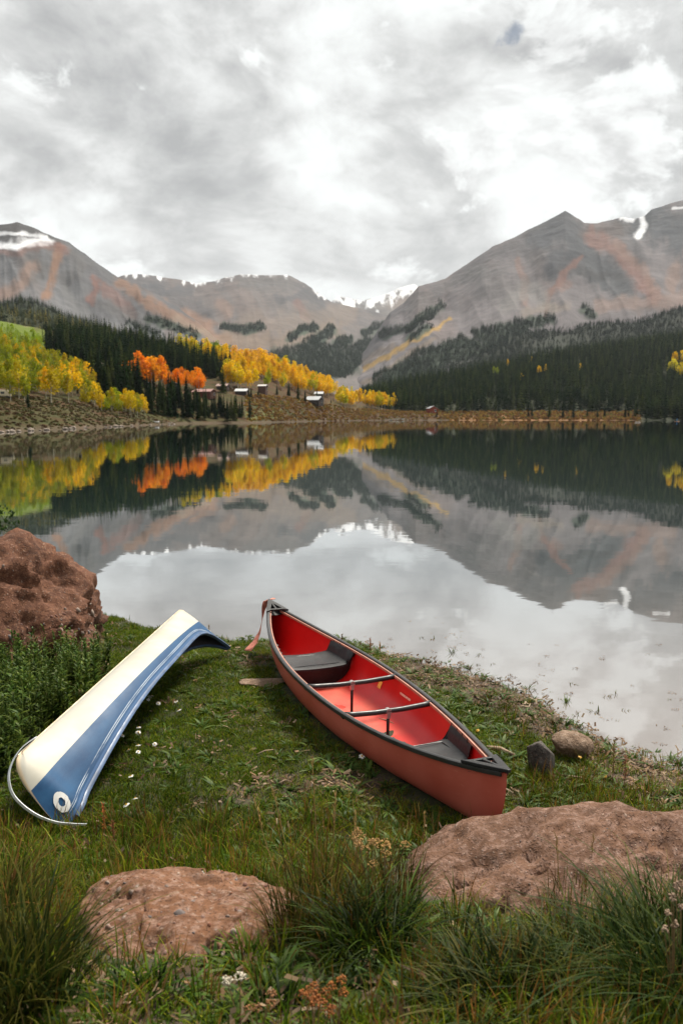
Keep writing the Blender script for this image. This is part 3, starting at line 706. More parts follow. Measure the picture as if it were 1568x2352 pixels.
def wood(name, layer, n, hr, m, label, seed, keep=None, tiers=11, per=7, rad=.16):
    rng = np.random.default_rng(seed); P = layer.sample(n, rng)
    if keep is not None: P = P[keep(P, rng)]
    h = rng.uniform(*hr, len(P)) * (1 + .15 * rng.normal(size=len(P)))
    w = h * rng.uniform(.85, 1.15, len(P)); rot = np.zeros((len(P), 3)); rot[:, 2] = rng.random(len(P)) * 6.28
    return scatter(name, P - np.array([0, 0, .3]), rot, np.stack([w, w, h], 1), con_src(m, 4, tiers, per, rad), rng.integers(0, 4, len(P)), label)


lay_t = lambda L, P: None
def keep_right(P, r):
    X, Y = to_px(P); n = fbm(P * .012, 3, 5)
    return ((Y < 948 + 2 * n) & (P[:, 2] > 3)) | ((X > 1455) & (P[:, 2] > .4))
wood('forest', rslope, 15000, (13, 19), M_CON, 'dark conifer forest covering the right bank', 51, keep_right)
def keep_fr(P, r):
    X, Y = to_px(P); n = fbm(P * .006, 4, 15); cut = np.interp(X, [830, 1003, 1183, 1300, 1471, 1568, 1700], [900, 852, 775, 750, 735, 705, 660])
    return (n > -.35 + .5 * (r.random(len(P)) - .5)) 
wood('forest', hill_far_right, 20000, (11, 16), M_CONFAR, 'grey green hazy forest below the right mountain', 52, keep_fr, 8, 6, .22)
wood('forest', hill_dark_left, 5200, (12, 17), M_CON, 'dark forest on the knoll below the left mountain', 53, None, 9, 6)
wood('forest', hill_mixed_left, 2600, (11, 16), M_CONYEL, 'mixed green and tan wood above the lime meadow', 54, None, 10, 7)
def keep_bank(P, r):
    X, Y = to_px(P); return in_poly(X, Y, [(90, 775), (330, 790), (420, 812), (520, 846), (525, 868), (430, 868), (300, 860), (180, 840)])
wood('forest', bank, 9000, (12, 17), M_CON, 'conifers filling the middle of the left hillside wood', 55, keep_bank, 14, 8, .14)
GREENBEDS = lambda L: [(p, w) for p, w, c, k in L.beds if c in (GRN, DGR)]
def keep_beds(L, seed):
    def f(P, r):
        X, Y = to_px(P); ok = np.zeros(len(P), bool); wx = fbm(v3(X * .05, Y * .05, 0), 3, seed) * 12
        for p, w in GREENBEDS(L): ok |= seg_dist(X + wx, Y + wx * .6, p) < w * 1.05
        return ok
    return f
wood('forest', mid_mtn, 130000, (13, 20), M_CONFAR, 'dark wood patches in the valley under the middle mountain', 56, keep_beds(mid_mtn, 3), 6, 5, .25)
wood('forest', right_mtn, 90000, (13, 20), M_CONFAR, 'dark wood patches on the foot of the right mountain', 57, keep_beds(right_mtn, 4), 6, 5, .25)
wood('forest', left_mtn, 60000, (12, 18), M_CONFAR, 'sparse dark wood patches on the foot of the left mountain', 58, keep_beds(left_mtn, 5), 6, 5, .22)

def leaf_wood(name, polys, n, hr, stops, label, seed, mind):
    """aspens behind the front ones, too many and too close to tell apart"""
    m = leafmat(name + '_leaves', stops, .6, .42, var=.2); srcs = []
    for k in range(4):
        V, F, c = aspen(260 + seed + k, 420, .2 + .02 * k); srcs.append(obj('aspen', mesh('aspen', V, F, False), m, None, False))
    P = np.array([p for poly in polys for p in pick(bank, poly, n, seed, mind)]); r = np.random.default_rng(seed); h = r.uniform(*hr, len(P)); rot = np.zeros((len(P), 3)); rot[:, 2] = r.random(len(P)) * 6.28
    return scatter(name, P, rot, np.stack([h, h, h], 1), srcs, r.integers(0, 4, len(P)), label)
leaf_wood('foliage', [[(-120, 800), (0, 800), (60, 806), (130, 840), (190, 870), (232, 908), (228, 928), (120, 918), (-120, 918)]], 190, (7, 11), [(0, (.12, .16, .008)), (.45, (.20, .225, .008)), (.8, (.33, .29, .008)), (1, (.55, .32, .007))], 'yellow green aspen leaves filling the left edge grove', 71, 2.2)
leaf_wood('foliage', [[(-160, 740), (20, 752), (110, 790), (95, 804), (20, 794), (-160, 780)]], 260, (2.5, 5), [(0, (.17, .25, .008)), (1, (.30, .38, .01))], 'lime green aspen leaves covering the upper meadow', 72, 1.8)
leaf_wood('foliage', [[(530, 845), (640, 848), (700, 872), (740, 890), (780, 910), (740, 914), (690, 905), (640, 884), (560, 868)]], 110, (10, 14), [(0, (.46, .38, .01)), (.4, (.72, .46, .008)), (1, (.70, .36, .007))], 'golden aspen leaves filling the big grove above the cabins', 73, 2.5)

# --- scrub on the banks
def bush_src(m, n, seed, q=70, sz=.16):
    o = []
    for k in range(n):
        r = np.random.default_rng(seed + k); d = r.normal(size=(q, 3)); d /= np.linalg.norm(d, axis=1)[:, None]; d[:, 2] = np.abs(d[:, 2])
        c = d * (.55 + .45 * r.random((q, 1))) * np.array([.6, .6, .75]); a = r.normal(size=(q, 3)); a /= np.linalg.norm(a, axis=1)[:, None]; b = np.cross(a, d); b /= np.linalg.norm(b, axis=1)[:, None] + 1e-6
        s_ = sz * (.6 + .7 * r.random((q, 1))); V = np.stack([c - a * s_, c + b * s_, c + a * s_, c - b * s_], 1).reshape(-1, 3)
        o.append(obj('bush', mesh('bush', V, np.arange(4 * q).reshape(-1, 4), False), m, None, False))
    return o


M_SCRUB = leafmat('willow_scrub', [(0, (.10, .05, .016)), (.4, (.17, .08, .017)), (.7, (.26, .14, .02)), (.9, (.18, .15, .027)), (1, (.08, .085, .02))], .7, .25)
M_BROWNSCRUB = leafmat('brown_scrub', [(0, (.04, .022, .011)), (.3, (.07, .036, .014)), (.5, (.085, .06, .018)), (.7, (.05, .055, .014)), (1, (.065, .07, .017))], .7, .25)
rng = np.random.default_rng(60)
P = rslope.sample(90000, rng); X, Y = to_px(P); P = P[(P[:, 2] > .1) & (Y > 945) & (X < 1470) & (X > 830)][:3200]
P2 = bank.sample(220000, rng); X2, Y2 = to_px(P2); n2 = fbm(P2 * .04, 3, 3)
k2 = in_poly(X2, Y2, [(560, 905), (690, 915), (800, 938), (1050, 950), (1050, 964), (570, 968)]) & (n2 > -.7) & (P2[:, 2] > .2); PB = P2[k2][:3600]
k3 = in_poly(X2, Y2, [(-200, 905), (0, 905), (240, 925), (420, 955), (420, 972), (-200, 1000)]) & (n2 > -.6) & (P2[:, 2] > .2); PC = P2[k3][:2600]
def spread(name, P, sr, srcs, label, seed, flat=1.0):
    r = np.random.default_rng(seed); s_ = r.uniform(*sr, len(P)); rot = np.zeros((len(P), 3)); rot[:, 2] = r.random(len(P)) * 6.28
    return scatter(name, P, rot, np.stack([s_, s_, s_ * flat], 1), srcs, r.integers(0, len(srcs), len(P)), label)
spread('shrubbery', P, (1.0, 2.8), bush_src(M_SCRUB, 3, 1), 'orange willow scrub along the far shore', 1)
spread('shrubbery', PB, (.6, 2.0), bush_src(M_SCRUB, 3, 5), 'rust and ochre scrub on the slope below the cabins', 2, .8)
spread('shrubbery', PC, (.25, .95), bush_src(M_BROWNSCRUB, 3, 9), 'brown scrub on the grassy left bank', 3, .7)

# ================================================================== CABINS, BOATS, FAR SMALL THINGS
M_GLASS = simple('dark_window', (.03, .035, .04), .15, .1); M_STONE = simple('chimney_stone', (.28, .24, .21), .9, .3, 4)
def cabin(P, rz, w, d, h, pitch, roofc, wallc, label, wins=2, chim=False, porch=False):
    e = empty('cabin', P, rz); mw = simple('log_wall', wallc, .85, .25, 2, .3); mr = simple('metal_roof', roofc, .55, .12, 1.5)
    g = w / 2 * math.tan(pitch); b = MB()
    V = [(-w / 2, -d / 2, -1), (w / 2, -d / 2, -1), (w / 2, d / 2, -1), (-w / 2, d / 2, -1), (-w / 2, -d / 2, h), (w / 2, -d / 2, h), (w / 2, d / 2, h), (-w / 2, d / 2, h), (0, -d / 2, h + g), (0, d / 2, h + g)]
    b.add(V, [(0, 1, 5, 8, 4), (1, 2, 6, 5), (2, 3, 7, 9, 6), (3, 0, 4, 7)]); b.build('wall', mw, e)
    ov = .5
    for s_ in (-1, 1):
        x1 = s_ * (w / 2 + ov); z1 = h - ov * math.tan(pitch); q = MB(); th = .16
        V = [(0, -d / 2 - ov, h + g + .05), (x1, -d / 2 - ov, z1 + .05), (x1, d / 2 + ov, z1 + .05), (0, d / 2 + ov, h + g + .05)]
        q.add(V + [(x, y, z + th) for x, y, z in V], [(0, 1, 2, 3), (4, 7, 6, 5), (0, 4, 5, 1), (1, 5, 6, 2), (2, 6, 7, 3), (3, 7, 4, 0)]); ro = q.build('roof', mr, e)
        if chim and s_ == 1:
            c = MB().box(w * .12, w * .12 + .7, -.35, .35, h + g * .4, h + g + .9); c.build('chimney', M_STONE, ro)
    mf = simple('window_frame', (.6, .58, .54), .6)
    for k in range(wins):
        y = -d / 2 + d * (k + .5) / wins; wi = MB().box(w / 2 - .02, w / 2 + .05, y - .55, y + .55, h * .35, h * .8).build('window', mf, e)
        MB().box(w / 2 + .03, w / 2 + .06, y - .45, y + .45, h * .4, h * .76).build('pane', M_GLASS, wi)
    wi = MB().box(w * .1, w * .32, -d / 2 - .05, -d / 2 + .02, h * .35, h * .8).build('window', mf, e); MB().box(w * .12, w * .30, -d / 2 - .06, -d / 2 - .03, h * .4, h * .76).build('pane', M_GLASS, wi)
    dr = MB().box(-w * .25, -w * .25 + .95, -d / 2 - .06, -d / 2 + .02, 0, 2.05).build('door', simple('cabin_door', (.12, .06, .035), .6), e)
    if porch:
        MB().box(w / 2, w / 2 + 1.6, -d / 2, d / 2, .0, .18).build('porch_floor', mw, e)
        for y in (-d / 2 + .1, d / 2 - .1): MB().box(w / 2 + 1.4, w / 2 + 1.52, y - .06, y + .06, -1, h * .8).build('post', mw, e)
    return tag(e, label, 'cabin')


RB, DK, PALE, SLATE = (.09, .03, .02), (.035, .026, .022), (.42, .43, .43), (.2, .2, .21)
cabin(bank.at(470, 912), R(68), 5.5, 10.5, 2.8, R(24), (.28, .15, .13), RB, 'dark red lodge with pinkish roof under the deep orange aspens', 3, True, True)
cabin(bank.at(400, 895), R(20), 4, 5, 2.5, R(30), PALE, DK, 'small cabin with pale roof half hidden below the orange aspens')
cabin(bank.at(331, 884), R(80), 3.5, 4.5, 2.4, R(28), (.22, .09, .07), RB, 'little dark red cabin under the round orange copse')
cabin(bank.at(227, 850), R(70), 4, 6, 2.6, R(28), (.5, .38, .34), (.35, .32, .29), 'pale cabin with rusty roof inside the left hillside wood')
cabin(bank.at(554, 907), R(85), 5.5, 6.2, 2.0, R(24), PALE, DK, 'low hut with wide pale roof left of the dark shed')
cabin(bank.at(605, 903), R(75), 4.0, 4.6, 4.2, R(20), (.45, .43, .41), (.08, .04, .03), 'tall narrow dark red shed with pale cap roof')
cabin(bank.at(722, 929), R(62), 7, 10, 3.2, R(32), (.45, .46, .47), DK, 'white roofed house standing below the golden grove', 3, True, True)
cabin(bank.at(734, 916), R(80), 5, 6, 3.6, R(30), (.45, .46, .47), DK, 'smaller white roofed annex just above the white roofed house')
cabin(bank.at(993, 950), R(14), 7.5, 8, 4.4, R(26), SLATE, (.20, .035, .014), 'red cabin with grey roof alone near the lake head', 3, True)
cabin(bank.at(512, 897), R(75), 4, 6, 2.6, R(28), (.3, .2, .17), DK, 'brown cabin behind the tall spruce left of yellow aspens')

e = empty('camper_trailer', bank.at(14, 915), R(8)); mc = simple('cream_panel', (.62, .53, .38), .5, .1)
b = MB(); b.box(-1.6, 1.2, -.9, .9, .55, 2.3).build('body', mc, e, False, .15); b = MB(); b.box(1.2, 1.75, -.85, .85, .55, 1.6).build('nose', mc, e, False, .12)
for x in (-.9, .9):
    for y in (-.8, .8): MB().tube([(x, y - .1, .35), (x, y + .1, .35)], .36, 12).build('wheel', simple('tyre', (.03, .03, .03), .9), e)
MB().box(-.8, .2, -.93, -.9, 1.2, 1.8).build('window', M_GLASS, e)
tag(e, 'cream coloured boxy trailer parked at the left edge on the bank', 'trailer')


def rowboat(P, rz, L_, w, col, label, group=None):
    n = 13; s_ = np.linspace(-1, 1, n); V = []; F = []
    for i, s1 in enumerate(s_):
        hb = w / 2 * (1 - abs(s1) ** 3) + .03; z = .45 + .15 * s1 ** 4
        for j, (a, zz_) in enumerate(((-1, 1), (-.85, .4), (-.4, 0), (.4, 0), (.85, .4), (1, 1))): V.append((s1 * L_ / 2, a * hb, z * zz_ - .08))
    F = [(i * 6 + j, (i + 1) * 6 + j, (i + 1) * 6 + j + 1, i * 6 + j + 1) for i in range(n - 1) for j in range(5)]
    e = empty('rowing_boat', P, rz); o = obj('hull', mesh('hull', V, np.array(F)), simple('boat_paint', col, .4), e); m_ = o.modifiers.new('thick', 'SOLIDIFY'); m_.thickness = .04
    for x in (-.25, .2): MB().box(x * L_ - .12, x * L_ + .12, -w * .44, w * .44, .22, .27).build('bench', simple('boat_wood', (.3, .2, .12), .7), e)
    return tag(e, label, 'boat', group)


for X_, Y_, rz, L_, c_, lab in ((912, 963.5, .1, 6, (.75, .77, .78), 'longest white boat drawn up below the last yellow grove'), (892, 964, .0, 5, (.6, .58, .52), 'pale grey boat leftmost of three below the last yellow grove'), (924, 963.2, .3, 4.5, (.55, .68, .68), 'bluish white boat rightmost of three below the last yellow grove'), (354, 970, .2, 2.8, (.8, .8, .8), 'small white boat on the stony point of the left bank'), (742, 963, .1, 2.4, (.7, .68, .66), 'tiny white boat at the shore below the white roofed house')):
    p = bank.at(X_, Y_); p[2] = max(p[2], .05); rowboat(p, rz, L_, 1.6 if L_ > 3 else 1.2, c_, lab)

# stones along the left shore
M_SHORE = simple('shore_stone', (.17, .135, .105), .9, .4, 1.5, .3)
st_me = []
for k in range(4):
    bm = bmesh.new(); bmesh.ops.create_icosphere(bm, subdivisions=2, radius=1); V = np.array([v.co[:] for v in bm.verts]); n_ = fbm(V * 1.1 + k * 9, 3, k)
    for v, q in zip(bm.verts, n_): v.co *= 1 + .45 * q; v.co.z *= .65
    me = bpy.data.meshes.new('shore_stone'); bm.to_mesh(me); bm.free(); me.materials.append(M_SHORE); st_me.append(me)
for k in range(46):
    X_ = random.uniform(0, 400); D_ = np.interp(X_, [0, 150, 300, 450], [142, 178, 240, 335]) + random.uniform(-.5, 5); p = at_d(X_, 960, D_)
    gx_, gy_ = bank.px(); p = bank.P.reshape(-1, 3)[np.argmin(((bank.P[..., :2] - p[:2]) ** 2).sum(-1))].copy(); p[2] = max(p[2], .05)
    o = obj('shore_stone', random.choice(st_me)); o.location = p; q = random.uniform(.25, .7); o.scale = (q, q, q); o.rotation_euler = (0, 0, random.random() * 6)
    tag(o, 'pale ' + ('small' if q < .4 else 'middling' if q < .55 else 'large') + ' stone on the left waterline, ' + ('near the trailer' if X_ < 100 else 'below the yellow grove' if X_ < 210 else 'below the young aspens' if X_ < 320 else 'by the stony point'), 'stone', 'stones along the left waterline')

# ================================================================== THE RED CANOE
def frame3(head, pit, rol):
    a = np.array([math.cos(head) * math.cos(pit), math.sin(head) * math.cos(pit), math.sin(pit)])
    b = np.array([math.sin(head), -math.cos(head), 0.]); u = np.cross(b, a)
    return a, b * math.cos(rol) + u * math.sin(rol), -b * math.sin(rol) + u * math.cos(rol)


def place(o, C, head, pit, rol, flip=False):
    a, b, u = frame3(head, pit, rol)
    # local axes: x along, y to the right of travel, z up (right-handed needs y = u x a)
    M = Matrix(((a[0], -b[0], u[0], C[0]), (a[1], -b[1], u[1], C[1]), (a[2], -b[2], u[2], C[2]), (0, 0, 0, 1))); o.matrix_world = M


RL, RBM, RISE, RE, RDEP = 4.9, .876, .1585, 2.10, .355
def r_hb(s): return RBM / 2 * (1 - np.abs(s) ** RE)
def r_zg(s): return RISE * np.abs(s) ** 3
def r_zk(s, extra=0.0):
    k = np.clip((np.abs(s) - .90) / .10, 0, 1); base = -RDEP + np.where(s < 0, .085, .045) * s * s * np.abs(s) + extra
    return base + (r_zg(s) - base) * (1 - np.clip(1 - k ** 2.3, 0, 1) ** (1 / 2.3))
def r_sec(s, ph, off=0.0):
    """point of the hull skin: ph 0 = right gunwale, pi/2 = keel, pi = left gunwale"""
    s, ph = np.broadcast_arrays(np.asarray(s, float), np.asarray(ph, float))
    n = 1.75 + 1.25 * (1 - np.abs(s) ** 1.6); hb = np.maximum(r_hb(s) - off, 0.0004); zg = r_zg(s); zk = r_zk(s, off * 1.2)
    c, si = np.cos(ph), np.sin(ph)
    y = -hb * np.sign(c) * np.abs(c) ** (2 / n); z = zg - (zg - zk) * np.abs(si) ** (2 / n)
    flare = 1 + .015 * np.sin(ph) * 2
    return v3(s * RL / 2 * np.where(np.abs(s) > .9, 1, 1), y * flare, z)


canoe = empty('red_canoe'); place(canoe, (.0747, 6.84, .5), 1.9548, -.0038, -.0133)
tag(canoe, 'open red canoe with black seats and thwarts resting on the grass', 'canoe')

m, t, out = material('faded_red_hull'); oc = t.node('ShaderNodeTexCoord').outputs['Object']
n = t.noise(oc, 1.8, 6, .6); n2 = t.noise(t.vmath('MULTIPLY', oc, (1.2, 1, 9)), 6, 5, .6); sc_ = t.noise(t.vmath('MULTIPLY', oc, (.6, 8, 14)), 5, 6, .7)
c = t.mix(t.maprange(n, .3, .7), (.34, .062, .040), (.42, .10, .068)); c = t.mix(t.maprange(sc_, .62, .72), c, (.46, .17, .12)); c = t.mix(t.maprange(n2, .62, .75, 0, .5), c, (.22, .035, .02))
spz = t.node('ShaderNodeSeparateXYZ', {0: oc}).outputs[2]; c = t.mix(t.math('MULTIPLY', t.maprange(spz, -.36, -.28, .55, 0), t.maprange(n, .35, .6)), c, (.16, .085, .05))
pbsdf(t, out, c, t.maprange(n, .3, .7, .42, .6), n2, .06, .005, **{'Specular IOR Level': .35}); M_HULL = m

m, t, out = material('red_canoe_inside'); oc = t.node('ShaderNodeTexCoord').outputs['Object']; sp = t.node('ShaderNodeSeparateXYZ', {0: oc})
n = t.noise(oc, 3, 6, .6); fl = t.noise(t.vmath('MULTIPLY', oc, (2, 2.5, 1)), 1.6, 4, .5, .4)
c = t.mix(t.maprange(n, .3, .7), (.44, .006, .006), (.52, .010, .009))
worn = t.maprange(t.math('ADD', sp.outputs[2], t.math('MULTIPLY', n, .10)), -.325, -.235, 1, 0)   # the trodden floor has gone pale
c = t.mix(t.math('MULTIPLY', worn, .75), c, (.50, .13, .078)); c = t.mix(t.maprange(t.noise(oc, 60, 3), .66, .72, 0, .4), c, (.2, .1, .06))
pud = t.math('MULTIPLY', worn, t.maprange(t.noise(t.vmath('ADD', oc, (.35, 2.1, 0)), 2.0, 3, .45), .58, .595))
c = t.mix(t.math('MULTIPLY', pud, .8), c, (.40, .022, .013))
pbsdf(t, out, c, t.maprange(pud, 0, 1, .42, .12), None, **{'Specular IOR Level': .4}); M_IN = m
M_BLK = simple('black_plastic', (.010, .010, .011), .5, .25, 14, .1, .3); M_BLK2 = simple('black_gunwale_vinyl', (.020, .020, .021), .42, .3, 6, .1, .4); M_ALU = simple('aluminium_bracket', (.38, .36, .35), .35, .1, 20, 0, .5, .6)

sv = np.sin(np.linspace(-math.pi / 2, math.pi / 2, 97)); pv = np.linspace(0, math.pi, 41)
for nm, off, mm in (('hull', 0.0, M_HULL), ('hull_lining', .012, M_IN)):
    P = r_sec(sv[:, None], pv[None], off); F = gridF(97, 41); obj(nm, mesh(nm, P, F if not off else F[:, ::-1]), mm, canoe)


def rail(name, fs, prof, s0, s1, n, m, parent):
    """sweep a small profile along a hull edge curve"""
    s = np.linspace(s0, s1, n); P = fs(s); T = np.gradient(P, axis=0); T /= np.linalg.norm(T, axis=1)[:, None]
    up = np.array([0, 0, 1.0]); B = np.cross(T, up); B /= np.linalg.norm(B, axis=1)[:, None]; U = np.cross(B, T); k = len(prof)
    V = np.stack([P + B * a + U * b for a, b in prof], 1).reshape(-1, 3); F = []
    for i in range(n - 1):
        for j in range(k): F.append((i * k + j, i * k + (j + 1) % k, (i + 1) * k + (j + 1) % k, (i + 1) * k + j))
    me = bpy.data.meshes.new(name); me.from_pydata(V.tolist(), [], F + [tuple(range(k)), tuple(range((n - 1) * k, n * k))[::-1]]); me.update()
    me.polygons.foreach_set('use_smooth', np.ones(len(me.polygons), bool)); o = obj(name, me, m, parent)
    e_ = o.modifiers.new('edges', 'EDGE_SPLIT'); e_.split_angle = R(40); return o


GP = [(-.016, -.020), (.016, -.020), (.019, -.004), (.017, .009), (.008, .014), (-.008, .014), (-.017, .009), (-.019, -.004)]
for ph in (0.0, math.pi): rail('gunwale', lambda s, ph=ph: r_sec(s, ph), GP, -.985, .985, 120, M_BLK2, canoe)
M_TAN = simple('wood_inwale', (.34, .15, .10), .6, .2, 8)
for ph, sg in ((0.0, 1), (math.pi, -1)): rail('inwale', lambda s, ph=ph: r_sec(s, ph, .03) - np.array([0, 0, .012]), [(-.006, -.012), (.006, -.012), (.006, .010), (-.006, .010)], -.9, .9, 90, M_TAN, canoe)


def plate(name, outer, holes, th, m, parent, mat):
    loops = [[Vector((x, y, 0)) for x, y in outer]] + [[Vector((x, y, 0)) for x, y in h] for h in holes]
    tri = tessellate_polygon(loops); pts = [p for l in loops for p in l]; n = len(pts)
    V = [tuple(mat @ Vector((p.x, p.y, th))) for p in pts] + [tuple(mat @ Vector((p.x, p.y, 0))) for p in pts]
    F = [tuple(f) for f in tri] + [tuple(i + n for i in f[::-1]) for f in tri]; k = 0
    for l in loops:
        for i in range(len(l)): a, b = k + i, k + (i + 1) % len(l); F.append((a, b, b + n, a + n))
        k += len(l)
    me = bpy.data.meshes.new(name); me.from_pydata(V, [], F); me.update(); bm = bmesh.new(); bm.from_mesh(me); bmesh.ops.recalc_face_normals(bm, faces=bm.faces); bm.to_mesh(me); bm.free()
    o = obj(name, me, m, parent); b_ = o.modifiers.new('bevel', 'BEVEL'); b_.width = .004; b_.segments = 2; b_.limit_method = 'ANGLE'; return o


for sg in (-1, 1):   # end decks: black plates with two three-cornered openings
    x0, x1 = .87, .992; h0 = r_hb(x0) + .02; L0, L1 = x0 * RL / 2, x1 * RL / 2 + .05
    q = .018
    outer = [(L0, -h0), (L0 + .13, -r_hb((L0 + .13) * 2 / RL) - .022), (L1 - .02, -q), (L1, -q * .6), (L1, q * .6), (L1 - .02, q), (L0 + .13, r_hb((L0 + .13) * 2 / RL) + .022), (L0, h0), (L0 + .03, h0 * .55), (L0 + .03, -h0 * .55)]
    w2 = r_hb((L0 + .07) * 2 / RL); holes = [[(L0 + .06, .012), (L0 + .06, w2 * .72), (L0 + .20, .010)], [(L0 + .06, -.012), (L0 + .20, -.010), (L0 + .06, -w2 * .72)]]
    sl = math.atan2(r_zg(x1) - r_zg(x0), (x1 - x0) * RL / 2)
    mt = Matrix.Translation((0, 0, r_zg(x0) + .010)) @ Matrix.Rotation(math.pi if sg < 0 else 0, 4, 'Z') @ Matrix.Translation((L0, 0, 0)) @ Matrix.Rotation(-sl, 4, 'Y') @ Matrix.Translation((-L0, 0, 0))
    plate('deck_plate', outer, holes, .022, M_BLK, canoe, mt)
    # recessed tray under the openings
    b = MB(); V = [(L0 + .03, -h0 * .8, -.05), (L1 - .1, 0, -.03), (L0 + .03, h0 * .8, -.05)]; b.add([mt @ Vector(v) for v in V], [(0, 1, 2)]); b.build('deck_tray', M_BLK, canoe)


def s_of(px):   # station of the right gunwale seen at that spot
    s = np.linspace(-1, 1, 801); P = r_sec(s, 0.0); Mw = np.array(canoe.matrix_world); Q = P @ Mw[:3, :3].T + Mw[:3, 3]; X, Y = to_px(Q)
    return float(s[np.argmin((X - px[0]) ** 2 + (Y - px[1]) ** 2)])


canoe_M = canoe.matrix_world.copy()
for px in ((911, 1549), (992, 1610)):      # thwarts with centre posts
    s = s_of(px); x = s * RL / 2; w = r_hb(s) - .01; z = r_zg(s) - .016
    MB().tube([(x, -w, z), (x, -w * .8, z - .008), (x, -w * .3, z - .018), (x, w * .3, z - .018), (x, w * .8, z - .008), (x, w, z)], [.024, .022, .021, .021, .022, .024], 10).build('thwart', M_BLK2, canoe, True)
    yb = -.0; zb = float(r_sec(s, math.pi / 2, .012)[2])
    MB().tube([(x, yb, z - .02), (x, yb, zb)], .013, 8).build('post', M_BLK, canoe, True)
    MB().tube([(x - .020, yb, z - .018), (x + .020, yb, z - .018)], .0245, 12).box(x - .017, x + .017, yb - .015, yb + .015, z - .075, z - .03).build('bracket', M_ALU, canoe)
    for sg in (-1, 1): MB().box(x - .03, x + .03, sg * w - .012, sg * w + .012, z - .022, z + .016).build('end_fitting', M_BLK, canoe)


def seat(sa, sb, face, parent):
    """moulded bench: dished top, ends rising to the gunwale, one deep panel down to the floor"""
    n = 9; ss = np.linspace(sa, sb, n); V = []; F = []; m_ = 15
    ty = np.array([-1, -.995, -.93, -.86, -.80, -.6, -.3, 0, .3, .6, .80, .86, .93, .995, 1])
    tz = np.array([-.012, -.008, -.02, -.075, -.118, -.128, -.135, -.137, -.135, -.128, -.118, -.075, -.02, -.008, -.012])
    for i, s in enumerate(ss):
        w = r_hb(s) - .016; dip = .012 * math.sin(math.pi * i / (n - 1)); lip = -.012 if i in (0, n - 1) else 0
        for y, z in zip(ty, tz):
            V.append((s * RL / 2, y * w * (1 if abs(y) > .9 else 1), r_zg(s) + z - (dip if abs(y) < .8 else 0) + lip))
    top = n * m_
    for i, s in enumerate(ss):
        w = r_hb(s) - .016
        for y, z in zip(ty, tz): V.append((s * RL / 2, y * w * .985, r_zg(s) + z - .035))
    for i in range(n - 1):
        for j in range(m_ - 1):
            a = i * m_ + j; F.append((a, a + m_, a + m_ + 1, a + 1)); a += top; F.append((a, a + 1, a + m_ + 1, a + m_))
    for j in range(m_ - 1):
        F.append((j, j + 1, top + j + 1, top + j)); a = (n - 1) * m_ + j; F.append((a + 1, a, top + a, top + a + 1))
    for i in range(n - 1):
        a = i * m_; F.append((a, top + a, top + a + m_, a + m_)); a = i * m_ + m_ - 1; F.append((a, a + m_, top + a + m_, top + a))
    # panel
    s = ss[0] if face < 0 else ss[-1]; pan = []
    for dx in (0, -face * .03):
        for f in np.linspace(0, 1, 15):
            y = -1 + 2 * f; w = (r_hb(s) - .016); zt = r_zg(s) + float(np.interp(y, ty, tz)) - .03
            ph = math.acos(max(-1, min(1, -y))); q = r_sec(s, ph, .02); pan.append(((s * RL / 2 + dx, y * w * .93, zt), (s * RL / 2 + dx - face * .04, float(q[1]) * .96, min(zt - .01, float(q[2])))))
    b0 = len(V)
    for a, b in pan: V += [a, b]
    for k in (0, 15):
        for i in range(14): a = b0 + (k + i) * 2; F.append((a, a + 1, a + 3, a + 2))
    me = bpy.data.meshes.new('seat'); me.from_pydata([tuple(map(float, v)) for v in V], [], F); me.update(); bm = bmesh.new(); bm.from_mesh(me); bmesh.ops.recalc_face_normals(bm, faces=bm.faces); bm.to_mesh(me); bm.free()
    me.polygons.foreach_set('use_smooth', np.ones(len(me.polygons), bool)); o = obj('seat', me, M_BLK, parent); e_ = o.modifiers.new('edges', 'EDGE_SPLIT'); e_.split_angle = R(38)
    for sg in (-1, 1):           # lugs gripping the gunwale
        for f in (.12, .38, .64, .9):
            s = sa + (sb - sa) * f; w = r_hb(s) - .022
            MB().box(s * RL / 2 - .03, s * RL / 2 + .03, sg * w - .028, sg * w + .012, r_zg(s) - .075, r_zg(s) - .004).build('lug', M_BLK, o, False, .006)
    sm = (sa + sb) / 2; hw = (sb - sa) * RL / 4 * .72; wy = r_hb(sm) * .66
    b = MB(); pts = [(-hw, -wy), (hw, -wy), (hw, wy), (-hw, wy)]
    z = r_zg(sm) - .1485
    b.tube([(sm * RL / 2 + x, y, z + .012 * (abs(y) / wy)) for x, y in pts + pts[:1]], .0035, 5); b.build('seam', M_BLK2, o)
    return o


sA, sB = s_of((811, 1489)), s_of((774, 1471)); seat(sA - .03, sB + .03, -1, canoe)
sA, sB = s_of((1082, 1694)), s_of((1046, 1662)); seat(sA - .03, sB + .02, 1, canoe)
MB().tube([(1.25, .20, -.325), (.4, .20, -.338), (-.35, .19, -.338)], .013, 8).build('loose_pole', M_BLK, canoe, True)
s = s_of((880, 1530)); q = r_sec(s, .30, .014); q2 = r_sec(s, .52, .014); MB().add([(q[0] - .03, q[1], q[2]), (q[0] + .035, q[1], q[2]), (q2[0] + .035, q2[1] + .002, q2[2]), (q2[0] - .03, q2[1] + .002, q2[2])], [(0, 1, 2, 3)]).build('sticker', simple('yellow_sticker', (.72, .40, .05), .5, .2, 40), canoe)
s = s_of((935, 1568)); q = r_sec(s, .22, .014); MB().add([(q[0] - .10, q[1] + .003, q[2]), (q[0] + .10, q[1] + .003, q[2]), (q[0] + .10, q[1] + .008, q[2] - .018), (q[0] - .10, q[1] + .008, q[2] - .018)], [(0, 1, 2, 3)]).build('scuffed_decal', simple('worn_decal', (.66, .45, .34), .6, .35, 60), canoe)

